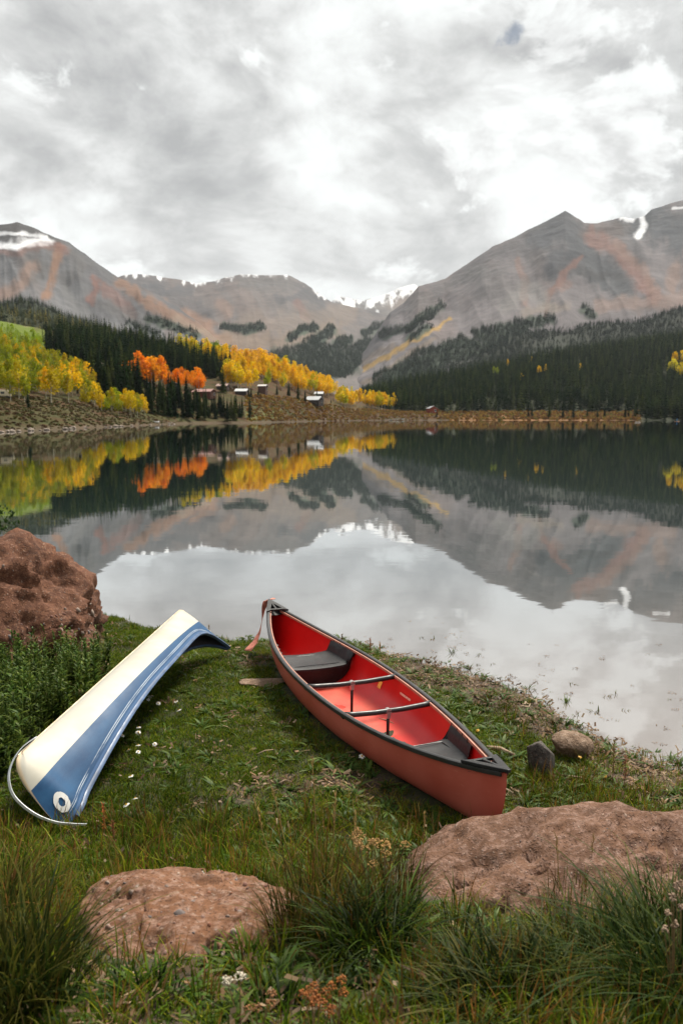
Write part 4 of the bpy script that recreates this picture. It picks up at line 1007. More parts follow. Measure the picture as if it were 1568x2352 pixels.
# strap hanging from the far tip
tip = canoe_M @ Vector((RL / 2 + .02, 0, RISE + .03)); pts = [tip + Vector((.03, 0, .0)), tip + Vector((-.02, -.03, .0)), tip + Vector((-.055, -.05, -.09)), tip + Vector((-.075, -.06, -.22)), tip + Vector((-.10, -.10, -.36)), tip + Vector((-.15, -.2, -.46)), tip + Vector((-.22, -.32, -.52))]
V = []; F = []
from mathutils import geometry
N = 26; ws = .055
for i in range(N):
    f = i / (N - 1) * (len(pts) - 1); k = min(int(f), len(pts) - 2); p = pts[k].lerp(pts[k + 1], f - k); a = .5 + f * .32 + .15 * math.sin(f * 2.1)
    d_ = Vector((math.cos(a), math.sin(a), .15 * math.sin(f * 3))) * ws * (.8 + .4 * math.sin(f * 1.3 + .6)); V += [p - d_, p + d_ * .15 + Vector((0, -.008, 0)), p + d_]
F = [(i * 3 + j, i * 3 + j + 1, i * 3 + j + 4, i * 3 + j + 3) for i in range(N - 1) for j in (0, 1)]
me = bpy.data.meshes.new('strap'); me.from_pydata(V, [], F); me.update(); me.polygons.foreach_set('use_smooth', np.ones(len(F), bool))
o = obj('strap', me, simple('salmon_webbing', (.46, .15, .10), .8, .35, 25, .3)); mm_ = o.modifiers.new('thick', 'SOLIDIFY'); mm_.thickness = .004
tag(o, 'faded salmon strap hanging from the far tip of the red canoe', 'strap')

# ================================================================== THE BLUE AND WHITE CANOE (lying hull up, rolled on its left edge)
BC, BH, BP, BR = (-1.9634, 6.8682, .6207), 1.4772, .0247, .7773
BL, BB, BD, BE = 4.1096, .603, .3132, 1.8782
def b_ab(s, a, b): return np.where(np.asarray(s) < 0, a, b)
def b_h(s): return BD + b_ab(s, .2578, .4206) * np.abs(s) ** b_ab(s, 2.3894, 6.6102)
def b_k(s):
    S_ = np.abs(s); he = b_h(np.where(np.asarray(s) < 0, -1.0, 1.0)); k = np.clip((S_ - .888) / .112, 0, 1); near = he * (1 - np.clip(1 - k ** 2.05, 0, 1) ** (1 / 2.05))
    x = (S_ - .905) / .095 * he; far = .085 * np.log1p(np.exp(np.clip(x / .085, -40, 40))); far = far * he / (.085 * np.log1p(np.exp(he / .085)))
    return np.where(np.asarray(s) < 0, near, far)
def b_hb(s): return BB / 2 * (1 - np.abs(s) ** b_ab(s, 2.9, BE)) + .05 * np.exp(-((s + .94) / .05) ** 2) * (1 - np.abs(s) ** 30)
def b_sec(s, ph, off=0.0):
    s, ph = np.broadcast_arrays(np.asarray(s, float), np.asarray(ph, float)); c, si = np.cos(ph), np.sin(ph); n = 1.8 + .55 * (1 - np.abs(s) ** 2)
    hb = np.maximum(b_hb(s) - off, .0008); k = b_k(s) + off; h = b_h(s)
    y = -hb * np.sign(c) * np.abs(c) ** (2 / n); z = h - (h - k) * np.abs(si) ** (2 / n)
    return v3(s * BL / 2, y, -z)          # hull up: depth runs down from the keel
bcanoe = empty('blue_white_canoe'); place(bcanoe, BC, BH, BP, BR)
tag(bcanoe, 'blue and white canoe lying hull up on the grass beside the weeds', 'canoe')
m, t, out = material('blue_white_hull'); oc = t.node('ShaderNodeTexCoord').outputs['Object']
hv = t.node('ShaderNodeAttribute', attribute_name='girth').outputs['Fac']; hs = t.node('ShaderNodeAttribute', attribute_name='along').outputs['Fac']
n = t.noise(oc, 2.0, 6, .6); sp_ = t.noise(oc, 160, 2, .6); fd = t.noise(t.vmath('MULTIPLY', oc, (.5, 3, 3)), 3, 5, .6); chip = t.noise(oc, 26, 5, .7)
white = t.mix(t.maprange(n, .3, .75), (.42, .41, .37), (.37, .35, .285)); white = t.mix(t.maprange(chip, .68, .74, 0, .5), white, (.42, .36, .27))
blue = t.mix(t.maprange(fd, .3, .72), (.006, .040, .105), (.014, .066, .150)); blue = t.mix(t.maprange(sp_, .5, .7, 0, .22), blue, (.045, .095, .17)); blue = t.mix(t.maprange(chip, .71, .76, 0, .8), blue, (.6, .62, .62))
keelc = t.mix(n, (.62, .42, .22), (.72, .56, .36))
bl_ = t.node('ShaderNodeAttribute', attribute_name='below').outputs['Fac']; rm = t.node('ShaderNodeAttribute', attribute_name='rim').outputs['Fac']
c = t.mix(t.math('GREATER_THAN', bl_, 0.0), white, blue)
c = t.mix(t.math('MULTIPLY', t.maprange(hv, .0, .075, 1, 0), t.maprange(n, .2, .6, .25, .9)), c, keelc)
for lo, hi in ((.047, .052), (.060, .066)):
    band = t.math('MULTIPLY', t.math('GREATER_THAN', rm, lo), t.math('LESS_THAN', rm, hi)); c = t.mix(t.math('MULTIPLY', band, t.maprange(fd, .3, .55)), c, (.36, .40, .45))
rimc = t.mix(fd, (.025, .07, .16), (.06, .115, .215)); c = t.mix(t.maprange(rm, .034, .030, 0, 1), c, rimc)
pbsdf(t, out, c, t.maprange(n, .3, .7, .45, .62), sp_, .04, .003, **{'Specular IOR Level': .18}); M_BHULL = m
sv = np.sin(np.linspace(-math.pi / 2, math.pi / 2, 141)); pv = np.linspace(0, math.pi, 61)
P = b_sec(sv[:, None], pv[None]); seg = np.linalg.norm(np.diff(P, axis=1), axis=2); cum = np.concatenate([np.zeros((141, 1)), np.cumsum(seg, 1)], 1); mid_ = cum[:, 30:31]; g_ = np.abs(cum - mid_) / np.maximum(mid_, 1e-6)
me = mesh('hull', P, gridF(141, 61)[:, ::-1])
setval(me, g_, 'girth'); Mb = np.array(bcanoe.matrix_world); Qb = P[:, :31] @ Mb[:3, :3].T + Mb[:3, 3]; qx, qy = to_px(Qb); wl = []
for X_, Y_ in ((62, 1826), (80, 1806), (120, 1762), (176, 1698), (246, 1623), (317, 1556), (387, 1485), (440, 1433), (466, 1418)):
    i_, j_ = np.unravel_index(np.argmin((qx - X_) ** 2 + (qy - Y_) ** 2), qx.shape); wl.append((sv[i_], -P[i_, j_, 2]))
wl = np.array(sorted(wl)); setval(me, -P[..., 2] - np.polyval(np.polyfit(wl[:, 0], wl[:, 1], 3), sv)[:, None], 'below'); setval(me, cum[:, 30:31] - np.abs(cum - mid_), 'rim'); setval(me, np.repeat(sv[:, None], 61, 1), 'along')
hb_o = obj('hull', me, M_BHULL, bcanoe)
P = b_sec(np.clip(sv, -.995, .995)[:, None], pv[None], .014); obj('hull_lining', mesh('hull_lining', P, gridF(141, 61)), simple('dark_canoe_inside', (.035, .035, .037), .6, .4, 3), bcanoe)
M_RIM = simple('pale_blue_rim', (.045, .085, .165), .45, .35, 9)
for ph in (0.0, math.pi): rail('gunwale', lambda s, ph=ph: b_sec(s, ph, -.004), [(-.014, -.016), (.014, -.016), (.016, 0), (.012, .012), (-.012, .012), (-.016, 0)], -.955, .985, 130, M_RIM, bcanoe)
# keel band, peeled away from the near stem
sK = np.linspace(-.90, .96, 60); PK = np.stack([sK * BL / 2, 0 * sK, .004 - b_k(sK)], 1)
M_BAND = simple('keel_band_metal', (.60, .49, .36), .5, .25, 12, 0, .5, .2); M_BAND2 = simple('bare_metal_band', (.55, .57, .58), .38, .15, 12, 0, .5, .5)
def ribbon(name, P, wv, th, m, parent):
    P = np.array(P); T = np.gradient(P, axis=0); T /= np.linalg.norm(T, axis=1)[:, None]; w = np.array([0, 1., 0]); N_ = np.cross(T, w); N_ /= np.linalg.norm(N_, axis=1)[:, None]
    V = np.stack([P - w * wv - N_ * th, P + w * wv - N_ * th, P + w * wv + N_ * th, P - w * wv + N_ * th], 1).reshape(-1, 3); F = []
    for i in range(len(P) - 1):
        for j in range(4): F.append((i * 4 + j, i * 4 + (j + 1) % 4, i * 4 + 4 + (j + 1) % 4, i * 4 + 4 + j))
    n_ = len(P); me = bpy.data.meshes.new(name); me.from_pydata(V.tolist(), [], F + [(0, 1, 2, 3), (n_ * 4 - 1, n_ * 4 - 2, n_ * 4 - 3, n_ * 4 - 4)]); me.update(); return obj(name, me, m, parent)
ribbon('keel_band', PK, .011, .004, M_BAND, bcanoe)
Mi = np.linalg.inv(np.array(bcanoe.matrix_world))
def b_local(X, Y, D): p = at_d(X, Y, D); return (Mi @ np.append(p, 1))[:3]
a0 = PK[0]
ctrl = [PK[3], PK[1]] + [b_local(*q) for q in ((84, 1694, 5.02), (52, 1716, 4.93), (30, 1748, 4.86), (21, 1782, 4.80), (27, 1818, 4.75), (48, 1846, 4.71), (84, 1872, 4.68), (125, 1888, 4.66), (165, 1893, 4.66), (198, 1894, 4.66))]
ctrl = np.array(ctrl); tt = np.linspace(0, len(ctrl) - 1, 90)
def catmull(C_, t_):
    i = np.clip(t_.astype(int), 0, len(C_) - 2); f = (t_ - i)[:, None]; g = lambda k: C_[np.clip(i + k, 0, len(C_) - 1)]
    return .5 * (2 * g(0) + (g(1) - g(-1)) * f + (2 * g(-1) - 5 * g(0) + 4 * g(1) - g(2)) * f ** 2 + (3 * g(0) - g(-1) - 3 * g(1) + g(2)) * f ** 3)
ribbon('loose_band', catmull(ctrl, tt), .0095, .0025, M_BAND2, bcanoe)
# round emblem near the end of the blue side
def b_find(X, Y):
    s = np.linspace(-.995, -.6, 200)[:, None]; ph = np.linspace(0.02, 1.5, 200)[None]; P = b_sec(s, ph, -.006); Mw = np.array(bcanoe.matrix_world); Q = P @ Mw[:3, :3].T + Mw[:3, 3]
    x, y = to_px(Q); i, j = np.unravel_index(np.argmin((x - X) ** 2 + (y - Y) ** 2), x.shape); return s[i, 0], ph[0, j], P[i, j]
ring = []
for r_ in (1.0, .42):
    for k in range(28):
        a = 2 * math.pi * k / 28; c_, s_ = math.cos(a) * r_, math.sin(a) * r_
        ring.append(b_find(142.5 + 19.5 * c_ + 3 * s_, 1842 + 24 * s_ + 3 * c_)[2])
me = mesh('emblem', np.array(ring), np.array([(k, (k + 1) % 28, 28 + (k + 1) % 28, 28 + k) for k in range(28)]))
o = obj('emblem', me, simple('white_vinyl', (.56, .55, .52), .35, .06, 8), bcanoe); o['label'] = 'white ring emblem on the blue side'

# ================================================================== BOULDERS AND ROCKS
def bouldermat(name, dark, midc, pale, peb=38.0, lich=.0):
    m, t, out = material(name); oc = t.node('ShaderNodeTexCoord').outputs['Object']
    n = t.noise(oc, 2.6, 8, .62); f = t.noise(oc, 22, 6, .68); gr = t.noise(oc, 75, 4, .7)
    v = t.node('ShaderNodeTexVoronoi', {'Vector': t.vmath('ADD', oc, t.vmath('MULTIPLY', t.node('ShaderNodeTexNoise', {'Vector': oc, 'Scale': 12}).outputs['Color'], (.05, .05, .05))), 'Scale': peb, 'Randomness': 1.0})
    v2 = t.node('ShaderNodeTexVoronoi', {'Vector': oc, 'Scale': peb * .42})
    c = t.mix(t.maprange(n, .3, .7), dark, midc); c = t.mix(t.maprange(f, .42, .75), c, pale)
    pebc = t.ramp(t.node('ShaderNodeSeparateColor', {0: v.outputs['Color']}).outputs[0], [(0, (.06, .035, .03)), (.35, (.18, .09, .065)), (.6, (.24, .145, .105)), (.85, (.31, .25, .20)), (1, (.14, .125, .12))])
    c = t.mix(t.math('MULTIPLY', t.maprange(v.outputs['Distance'], .12, .34, .85, 0), t.maprange(f, .35, .6)), c, pebc)
    c = t.mix(t.maprange(gr, .34, .48, .8, 0), c, tuple(x * .35 for x in dark)); c = t.mix(t.maprange(t.noise(oc, 4.5, 6, .7), .52, .66, 0, .6), c, tuple(x * .55 for x in dark))  # low grain darkened: crevice shade put into the colour; then dark blotches
    if lich: c = t.mix(t.maprange(t.noise(oc, 9, 6, .7), .66, .72, 0, lich), c, (.50, .47, .42))
    h = t.math('ADD', t.math('MULTIPLY', f, .5), t.math('ADD', t.math('MULTIPLY', gr, .16), t.math('MULTIPLY', t.maprange(v.outputs['Distance'], 0, .5, 1, 0), .35)))
    h = t.math('ADD', h, t.maprange(v2.outputs['Distance'], 0, .35, .35, 0))
    pbsdf(t, out, c, .9, h, .75, .016, **{'Specular IOR Level': .2}); return m


def boulder(name, C, rad, rz, seed, sub, m, amp=(.18, .07, .025), power=2.4, tilt=0.0, mod=None, cuts=46):
    bm = bmesh.new(); bmesh.ops.create_icosphere(bm, subdivisions=sub, radius=1); V = np.array([v.co[:] for v in bm.verts]); F = np.array([[v.index for v in f.verts] for f in bm.faces]); bm.free()
    nn = (np.abs(V) ** power).sum(1) ** (-1 / power); V = V * nn[:, None]
    rc = np.random.default_rng(seed)
    for k in range(cuts):
        n_ = rc.normal(size=3); n_[2] = abs(n_[2]) * .8; n_ /= np.linalg.norm(n_); d = V @ n_ + .02 * fbm(V * 3, 2, seed + k); lim = rc.uniform(.74, .96) * np.abs(n_).sum() ** .25 * .92; V = V - np.maximum(d - lim, 0)[:, None] * n_
    dirs = V / np.linalg.norm(V, axis=1)[:, None]; P = V * np.array(rad)
    strat = fbm(P * np.array([1.4, 1.4, 11.0]) + .8 * fbm(P * 1.2, 3, seed + 2)[:, None] + seed, 4, seed + 12, .55)
    crk = np.exp(-(fbm(P * np.array([1.3, 1.3, 2.2]) / max(.5, min(rad)) + seed, 4, seed + 21) / .035) ** 2)
    pit = np.maximum(fbm(P * 13 + 5, 3, seed + 31) - .22, 0)
    d = amp[0] * fbm(P * 1.6 + seed * 3.1, 4, seed) + amp[1] * (fbm(P * 3.2 + seed, 4, seed + 5, ridged=True) - .3) + amp[2] * .9 * fbm(P * 15, 4, seed + 9, .6) + amp[2] * 2.0 * strat - amp[2] * 2.8 * crk - amp[2] * 1.8 * pit
    if mod is not None: d = d + mod(P)
    P = P + dirs * d[:, None] * min(rad) * 1.4
    me = mesh(name, P, F); o = obj(name, me, m); o.location = C; o.rotation_euler = (tilt, 0, rz); return o, P, F


M_B1 = bouldermat('red_conglomerate', (0.0535, 0.022, 0.0123), (0.107, 0.044, 0.0237), (0.178, 0.0841, 0.0473), 34); M_B2 = bouldermat('brown_sandstone_boulder', (0.0713, 0.0356, 0.0206), (0.143, 0.0744, 0.0438), (0.218, 0.139, 0.109), 60); M_B3 = bouldermat('pale_red_conglomerate', (0.0855, 0.0388, 0.0206), (0.167, 0.0776, 0.0386), (0.238, 0.155, 0.119), 26, .6)


def crease(P):
    return -.30 * np.exp(-((P[:, 0] - .55 - .35 * P[:, 2]) / .10) ** 2) * sstep(.3, -.6, P[:, 1]) * sstep(-.3, .1, P[:, 2]) * sstep(.8, .3, P[:, 2])
big, P1, _ = boulder('boulder', (-4.72, 9.0, .10), (2.2, 1.65, 1.62), .12, 4, 6, M_B1, (.14, .04, .016), 1.66, 0, crease, 26)
tag(big, 'huge reddish conglomerate boulder at the left water edge', 'boulder')
rt, P2, _ = boulder('boulder', (1.30, 3.95, .20), (1.50, .78, .52), .10, 14, 6, M_B2, (.09, .05, .03), 2.2)
rt.rotation_euler = (0, -.10, .10)
tag(rt, 'long low brown boulder in front of the red canoe', 'boulder')
lf, P3, _ = boulder('boulder', (-.70, 3.38, .38), (.70, .58, .31), -.05, 25, 6, M_B3, (.14, .06, .04), 2.2)
tag(lf, 'low pinkish conglomerate boulder studded with pebbles, nearest the camera', 'boulder')

# pebbles set into the conglomerate
def pebble_mesh(k):
    bm = bmesh.new(); bmesh.ops.create_icosphere(bm, subdivisions=1, radius=1); V = np.array([v.co[:] for v in bm.verts]); n_ = fbm(V * .9 + k * 7, 2, k + 3)
    for v, q in zip(bm.verts, n_): v.co *= 1 + .5 * q
    me = bpy.data.meshes.new('pebble'); bm.to_mesh(me); bm.free(); me.polygons.foreach_set('use_smooth', np.ones(len(me.polygons), bool)); return me
peb_cols = [(.15, .07, .05), (.12, .06, .045), (.18, .105, .08), (.10, .08, .075), (.22, .165, .13), (.17, .065, .032), (.14, .10, .08)]
peb_me = []
for k in range(7):
    me = pebble_mesh(k); me.materials.append(simple('pebble_stone', peb_cols[k], .85, .25, 2)); peb_me.append(me)


def stud(o, P, n, size, keep, seed):
    r = np.random.default_rng(seed); idx = np.flatnonzero(keep(P)); idx = r.choice(idx, min(n, len(idx)), replace=False)
    for i in idx:
        b = obj('pebble', peb_me[int(r.integers(0, 7))], None, o); s_ = size * r.uniform(.5, 1.4); d_ = P[i] / np.linalg.norm(P[i]); b.location = P[i] - d_ * s_ * .5
        b.scale = (s_ * r.uniform(.8, 1.4), s_ * r.uniform(.8, 1.3), s_ * r.uniform(.6, .9)); b.rotation_euler = r.random(3) * 6
stud(big, P1, 170, .024, lambda P: (P[:, 1] < .3) & (P[:, 0] > .2) & (P[:, 2] < .55) & (P[:, 2] > -.25) & ((P[:, 0] > 1.1) | (P[:, 2] < .1)), 1)
stud(big, P1, 60, .014, lambda P: (P[:, 1] < .2) & (P[:, 2] > .2), 2)
stud(lf, P3, 200, .011, lambda P: (P[:, 2] > -.02) & (P[:, 1] < .45), 3)
stud(lf, P3, 9, .022, lambda P: (P[:, 2] > .1) & (P[:, 1] < .2), 6)
stud(rt, P2, 60, .007, lambda P: (P[:, 2] > -.05) & (P[:, 1] < .3), 4)

M_GREY = bouldermat('grey_rock', (0.0363, 0.0317, 0.0277), (0.0726, 0.0627, 0.0561), (0.125, 0.112, 0.099), 90); M_TANR = bouldermat('tan_rock', (0.112, 0.0726, 0.0462), (0.218, 0.145, 0.099), (0.304, 0.224, 0.165), 50)
def faceted(name, P, rad, rz, seed, m, label, cut=5):
    r = np.random.default_rng(seed); bm = bmesh.new(); bmesh.ops.create_icosphere(bm, subdivisions=5, radius=1); V = np.array([v.co[:] for v in bm.verts]); F = np.array([[v.index for v in f.verts] for f in bm.faces]); bm.free()
    for k in range(cut * 2):
        n_ = r.normal(size=3); n_ /= np.linalg.norm(n_); lim = r.uniform(.42, .7); d = V @ n_; V = V - np.maximum(d - lim, 0)[:, None] * n_
    V = V / np.abs(V).max(0)
    V = V * np.array(rad) * (1 + .05 * fbm(V * 4, 4, seed))[:, None] + 0
    o = obj(name, mesh(name, V, F), m); o.location = P; o.rotation_euler = (0, 0, rz); return tag(o, label, 'rock')
def gp(X, Y, dz=0.0, z0=.15):
    z = z0
    for _ in range(12): p = on_z(X, Y, z); z = float(near_z(p[0], p[1]))
    return (float(p[0]), float(p[1]), z + dz)
faceted('rock', gp(1243, 1768, .06), (.135, .13, .19), .5, 3, M_GREY, 'dark grey pointed rock beside the near end of the red canoe')
faceted('rock', gp(1308, 1735, .05), (.19, .15, .15), .2, 8, M_TANR, 'tan pitted rock at the water edge behind the grey rock')
faceted('rock', gp(612, 1570, .012), (.27, .16, .045), .1, 12, M_TANR, 'flat pale stone slab touching the left side of the red canoe')
faceted('rock', gp(1122, 1612, .01), (.06, .05, .03), .4, 15, M_TANR, 'small pale stone on the muddy shore strip')
faceted('rock', gp(172, 1322, .10, .0), (.28, .16, .13), .3, 17, M_GREY, 'dark rock in the water behind the huge boulder')
faceted('rock', gp(196, 1343, .03, .0), (.16, .10, .06), .9, 18, M_TANR, 'small tan rock in the shallows behind the huge boulder')
faceted('rock', gp(522, 2755, .0) if False else gp(163, 1910, .0), (.05, .05, .03), .4, 21, M_GREY, 'small stone beside the peeled metal band')
for k, (X_, Y_, q, lab) in enumerate(((700, 1967, .035, 'flat brown stone in the grass left of the dry stalks'), (580, 1722, .03, 'brown stone in the middle of the grass path'), (690, 2030, .03, 'reddish stone behind the nearest boulder'))):
    faceted('rock', gp(X_, Y_, .006), (q * 1.6, q * 1.1, q * .5), k, 30 + k, M_TANR, lab)

# driftwood stick right of the canoe, twigs in the grass
M_DRY = simple('dry_wood', (.27, .19, .125), .85, .3, 12, .2)
p0, p1 = Vector(gp(1118, 1722, .02)), Vector(gp(1180, 1744, .035)); mid = p0.lerp(p1, .5) + Vector((0, .02, .01))
tag(MB().tube([p0, mid, p1], [.016, .02, .012], 8).build('driftwood_stick', M_DRY, None, True), 'pale bare driftwood stick right of the near canoe seat', 'stick')
for k, (a, b, lab) in enumerate((((868, 1655), (905, 1668), 'short twig in the grass by the red hull'), ((590, 1738), (628, 1728), 'pale twig across the grass path'), ((1290, 1786), (1375, 1804), 'thin bare twig below the tan rock'), ((1420, 1806), (1480, 1796), 'straight twig right of the grey rock'), ((640, 1805), (665, 1800), 'little stick in the middle of the lawn'))):
    p0, p1 = Vector(gp(*a, .02)), Vector(gp(*b, .022)); tag(MB().tube([p0, p0.lerp(p1, .5) + Vector((0, .01, .006)), p1], [.004, .006, .003], 6).build('twig', M_DRY, None, True), lab, 'twig')

# ================================================================== GRASS, WEEDS, FLOWERS
def blades(n, spread, h, w, lean, seed, cols, seg=4, droop=.0, up=0.0):
    """n tapering leaves rising from one clump; returns vertices, faces, colours"""
    r = np.random.default_rng(seed); rad = spread * np.sqrt(r.random(n)); a0 = r.random(n) * 6.283; base = np.stack([rad * np.cos(a0), rad * np.sin(a0), np.full(n, -.01)], 1)
    az = a0 + r.normal(size=n) * .9; d = np.stack([np.cos(az), np.sin(az), 0 * az], 1); H = r.uniform(*h, n); L = lean[0] + (lean[1] - lean[0]) * r.random(n) ** 1.2
    t = np.linspace(0, 1, seg + 1)[None, :, None]; hh = H[:, None, None]; ll = L[:, None, None]
    P = base[:, None] + d[:, None] * hh * ll * (t ** 1.7) + np.array([0, 0, 1.]) * hh * (t - ll * .30 * t ** 2 - droop * t ** 3)
    tw = az + math.pi / 2 + r.normal(size=n) * .5; wd = np.stack([np.cos(tw), np.sin(tw), .15 * r.normal(size=n)], 1)[:, None]
    ww = (r.uniform(*w, n)[:, None, None]) * np.sin(np.pi * np.clip(.18 + .82 * t, 0, 1)) ** .8 * .5
    V = np.stack([P - wd * ww, P + wd * ww], 2).reshape(-1, 3)
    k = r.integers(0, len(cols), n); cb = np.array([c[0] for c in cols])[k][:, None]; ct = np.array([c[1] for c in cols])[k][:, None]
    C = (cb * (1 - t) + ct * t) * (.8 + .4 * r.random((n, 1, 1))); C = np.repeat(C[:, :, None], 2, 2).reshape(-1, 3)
    b0 = (np.arange(n) * (seg + 1) * 2)[:, None] + np.arange(seg)[None] * 2; b0 = b0.ravel()
    return V, np.stack([b0, b0 + 1, b0 + 3, b0 + 2], 1), C


def join(parts):
    V, F, C, n = [], [], [], 0
    for v, f, c in parts: V.append(v); F.append(f + n); C.append(c); n += len(v)
    return np.concatenate(V), np.concatenate(F), np.concatenate(C)


M_BLADE = leafmat('grass_blade', None, .55, .40, usecol=True, var=.35); M_HERB = leafmat('herb_leaf', None, .5, .25, usecol=True, var=.25)
def src(name, vfc, m):
    V, F, C = vfc; me = mesh(name, V, F, True); setcol(me, C); return obj(name, me, m, None, False)


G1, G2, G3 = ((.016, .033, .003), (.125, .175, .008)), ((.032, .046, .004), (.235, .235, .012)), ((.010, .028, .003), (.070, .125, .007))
STRAW, RUST = ((.09, .065, .025), (.22, .155, .06)), ((.05, .03, .01), (.20, .09, .02))
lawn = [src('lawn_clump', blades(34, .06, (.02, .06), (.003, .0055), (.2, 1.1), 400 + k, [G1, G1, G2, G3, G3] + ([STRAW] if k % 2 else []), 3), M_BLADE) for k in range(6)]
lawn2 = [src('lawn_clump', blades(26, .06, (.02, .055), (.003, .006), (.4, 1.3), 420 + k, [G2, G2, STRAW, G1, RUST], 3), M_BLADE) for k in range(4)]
def rosette(seed, n, L, w, cols): return blades(n, .008, L, w, (.9, 1.7), seed, cols, 4, .15)
herb = [src('herb', rosette(440 + k, 10, (.04, .10), (.012, .024), [((.018, .04, .008), (.05, .09, .016)), ((.024, .046, .01), (.085, .115, .026))]), M_HERB) for k in range(4)]
def chips(seed, n=9):
    r = np.random.default_rng(seed); V, F, C = [], [], []
    for k in range(n):
        c = np.array([r.normal() * .05, r.normal() * .05, .006 + .008 * r.random()]); a = r.random() * 6.28; l, w = r.uniform(.008, .03), r.uniform(.003, .009); u = np.array([math.cos(a), math.sin(a), .25 * r.normal()]); v = np.array([-math.sin(a), math.cos(a), .25 * r.normal()])
        V += [c - u * l - v * w, c + u * l - v * w * .6, c + u * l * .9 + v * w, c - u * l + v * w * .8]; F.append([4 * k, 4 * k + 1, 4 * k + 2, 4 * k + 3]); q = [(.18, .11, .06), (.10, .058, .034), (.25, .18, .115), (.13, .088, .05)][int(r.integers(0, 4))]; C += [q] * 4
    return np.array(V), np.array(F), np.array(C)
litter = [src('litter_chips', chips(460 + k), M_HERB) for k in range(5)]

rng = np.random.default_rng(77)
def canoe_free(P, marg=.0):
    Mi_ = np.linalg.inv(np.array(canoe_M)); Q = P @ Mi_[:3, :3].T + Mi_[:3, 3]; s = np.clip(Q[:, 0] * 2 / RL, -1, 1)
    inside = (np.abs(Q[:, 0]) < RL / 2) & (np.abs(Q[:, 1]) < r_hb(s) * np.where(np.abs(s) < .75, .92, .6) - .02 + marg)
    ok = ~inside
    for C_, rad in (((-4.62, 9.0), (1.8, 1.4)), ((1.34, 3.95), (1.2, .54)), ((-.70, 3.38), (.52, .42)), ((.0, 0.0), (.3, .3))):
        ok &= ((P[:, 0] - C_[0]) / rad[0]) ** 2 + ((P[:, 1] - C_[1]) / rad[1]) ** 2 > 1
    return ok
def in_view(P, m=560):
    X, Y = to_px(P); return (X > -m) & (X < 1568 + m) & (Y < 2352 + m * 2)
def field(n, x0, x1, y0, y1, power=1.0):
    y = y0 + (y1 - y0) * rng.random(n) ** power; x = x0 + (x1 - x0) * rng.random(n); z = near_z(x, y); P = np.stack([x, y, z], 1); return P[(z > -.02) & in_view(P)]
def bare_at(P):
    x, y = P[:, 0], P[:, 1]; d = shore_d(x, y); wob = fbm(v3(x * 1.6, y * 1.6, 3), 4, 70); mud = (1 - sstep(.7, 1.7, d + wob * .8)) * sstep(.2, .6, x + .2 * wob)
    return np.clip(mud + .9 * sstep(.1, .4, fbm(v3(x * 1.3, y * 1.3, 8), 4, 90) - .25 + .5 * np.exp(-((x - .1) ** 2 + (y - 5.6) ** 2) / .5)), 0, 1)
def lay(name, P, sr, srcs, label, seed, tilt=.12):
    r = np.random.default_rng(seed); rot = np.stack([r.normal(size=len(P)) * tilt, r.normal(size=len(P)) * tilt, r.random(len(P)) * 6.283], 1); return scatter(name, P, rot, r.uniform(*sr, len(P)), srcs, r.integers(0, len(srcs), len(P)), label)


P = field(46000, -6, 5.5, 2.2, 11.3, 1.25); b_ = bare_at(P); P = P[canoe_free(P) & (rng.random(len(P)) > b_ * .88) & (shore_d(P[:, 0], P[:, 1]) > .02) & ((rng.random(len(P)) < .35) | (P[:, 1] > 3.1) | (np.abs(P[:, 0] + .35) > .85))]
path = np.exp(-((P[:, 0] - .15 + .18 * (P[:, 1] - 6)) / .65) ** 2) + .6 * sstep(1.0, 1.8, P[:, 0]); pick2 = rng.random(len(P)) < np.clip(path * .75, 0, .8)
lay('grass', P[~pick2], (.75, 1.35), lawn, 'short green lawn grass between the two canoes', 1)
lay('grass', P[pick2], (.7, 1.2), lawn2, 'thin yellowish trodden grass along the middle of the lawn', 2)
P = field(9000, -5, 5, 2.2, 10.4, 1.2); b_ = bare_at(P); P = P[canoe_free(P) & (rng.random(len(P)) > b_ * .6) & (rng.random(len(P)) < .25 + .75 * sstep(-.9, .3, P[:, 0] + .4 * fbm(P * 1.5, 3, 3)))]
lay('undergrowth', P, (.6, 1.3), herb, 'small broad leaved herbs spread through the lawn', 3)
P = field(11000, -4, 5, 2.2, 10.4, 1.2); b_ = bare_at(P); P = P[canoe_free(P) & (rng.random(len(P)) < .10 + .9 * b_ + .3 * (P[:, 1] < 3.1))]
lay('litter', P, (.7, 1.4), litter, 'brown chips and dead leaves on bare patches of ground', 4, .3)
# knee-high rusty herbs in front of the lawn
mid = [src('meadow_tuft', join([blades(26, .06, (.07, .18), (.003, .006), (.15, .8), 480 + k, [G1, G2, G3, G1, G3, RUST], 4), blades(3, .03, (.12, .26), (.003, .005), (.05, .3), 490 + k, [RUST, STRAW], 4)]), M_BLADE) for k in range(5)]
P = field(5200, -3, 3.4, 2.3, 4.9); P = P[canoe_free(P, .03) & (rng.random(len(P)) < np.where(P[:, 1] < 3.9, .6, .22) * np.where((np.abs(P[:, 0] + .55) < .75) & (P[:, 1] < 3.1), .12, 1) * np.where((P[:, 0] > .1) & (P[:, 0] < 1.9) & (P[:, 1] < 3.75) & (P[:, 1] > 3.0), .12, 1))]
lay('grass', P, (.7, 1.25), mid, 'rusty green meadow grass around the front boulders', 5)
P = field(2600, 1.2, 5, 4.4, 7.5); P = P[canoe_free(P, .05) & (rng.random(len(P)) < .32) & (shore_d(P[:, 0], P[:, 1]) > .15) & ((P[:, 1] < 5.6) | (rng.random(len(P)) < .15))]
lay('grass', P, (.6, 1.1), mid, 'rusty shore grass right of the red canoe', 6)

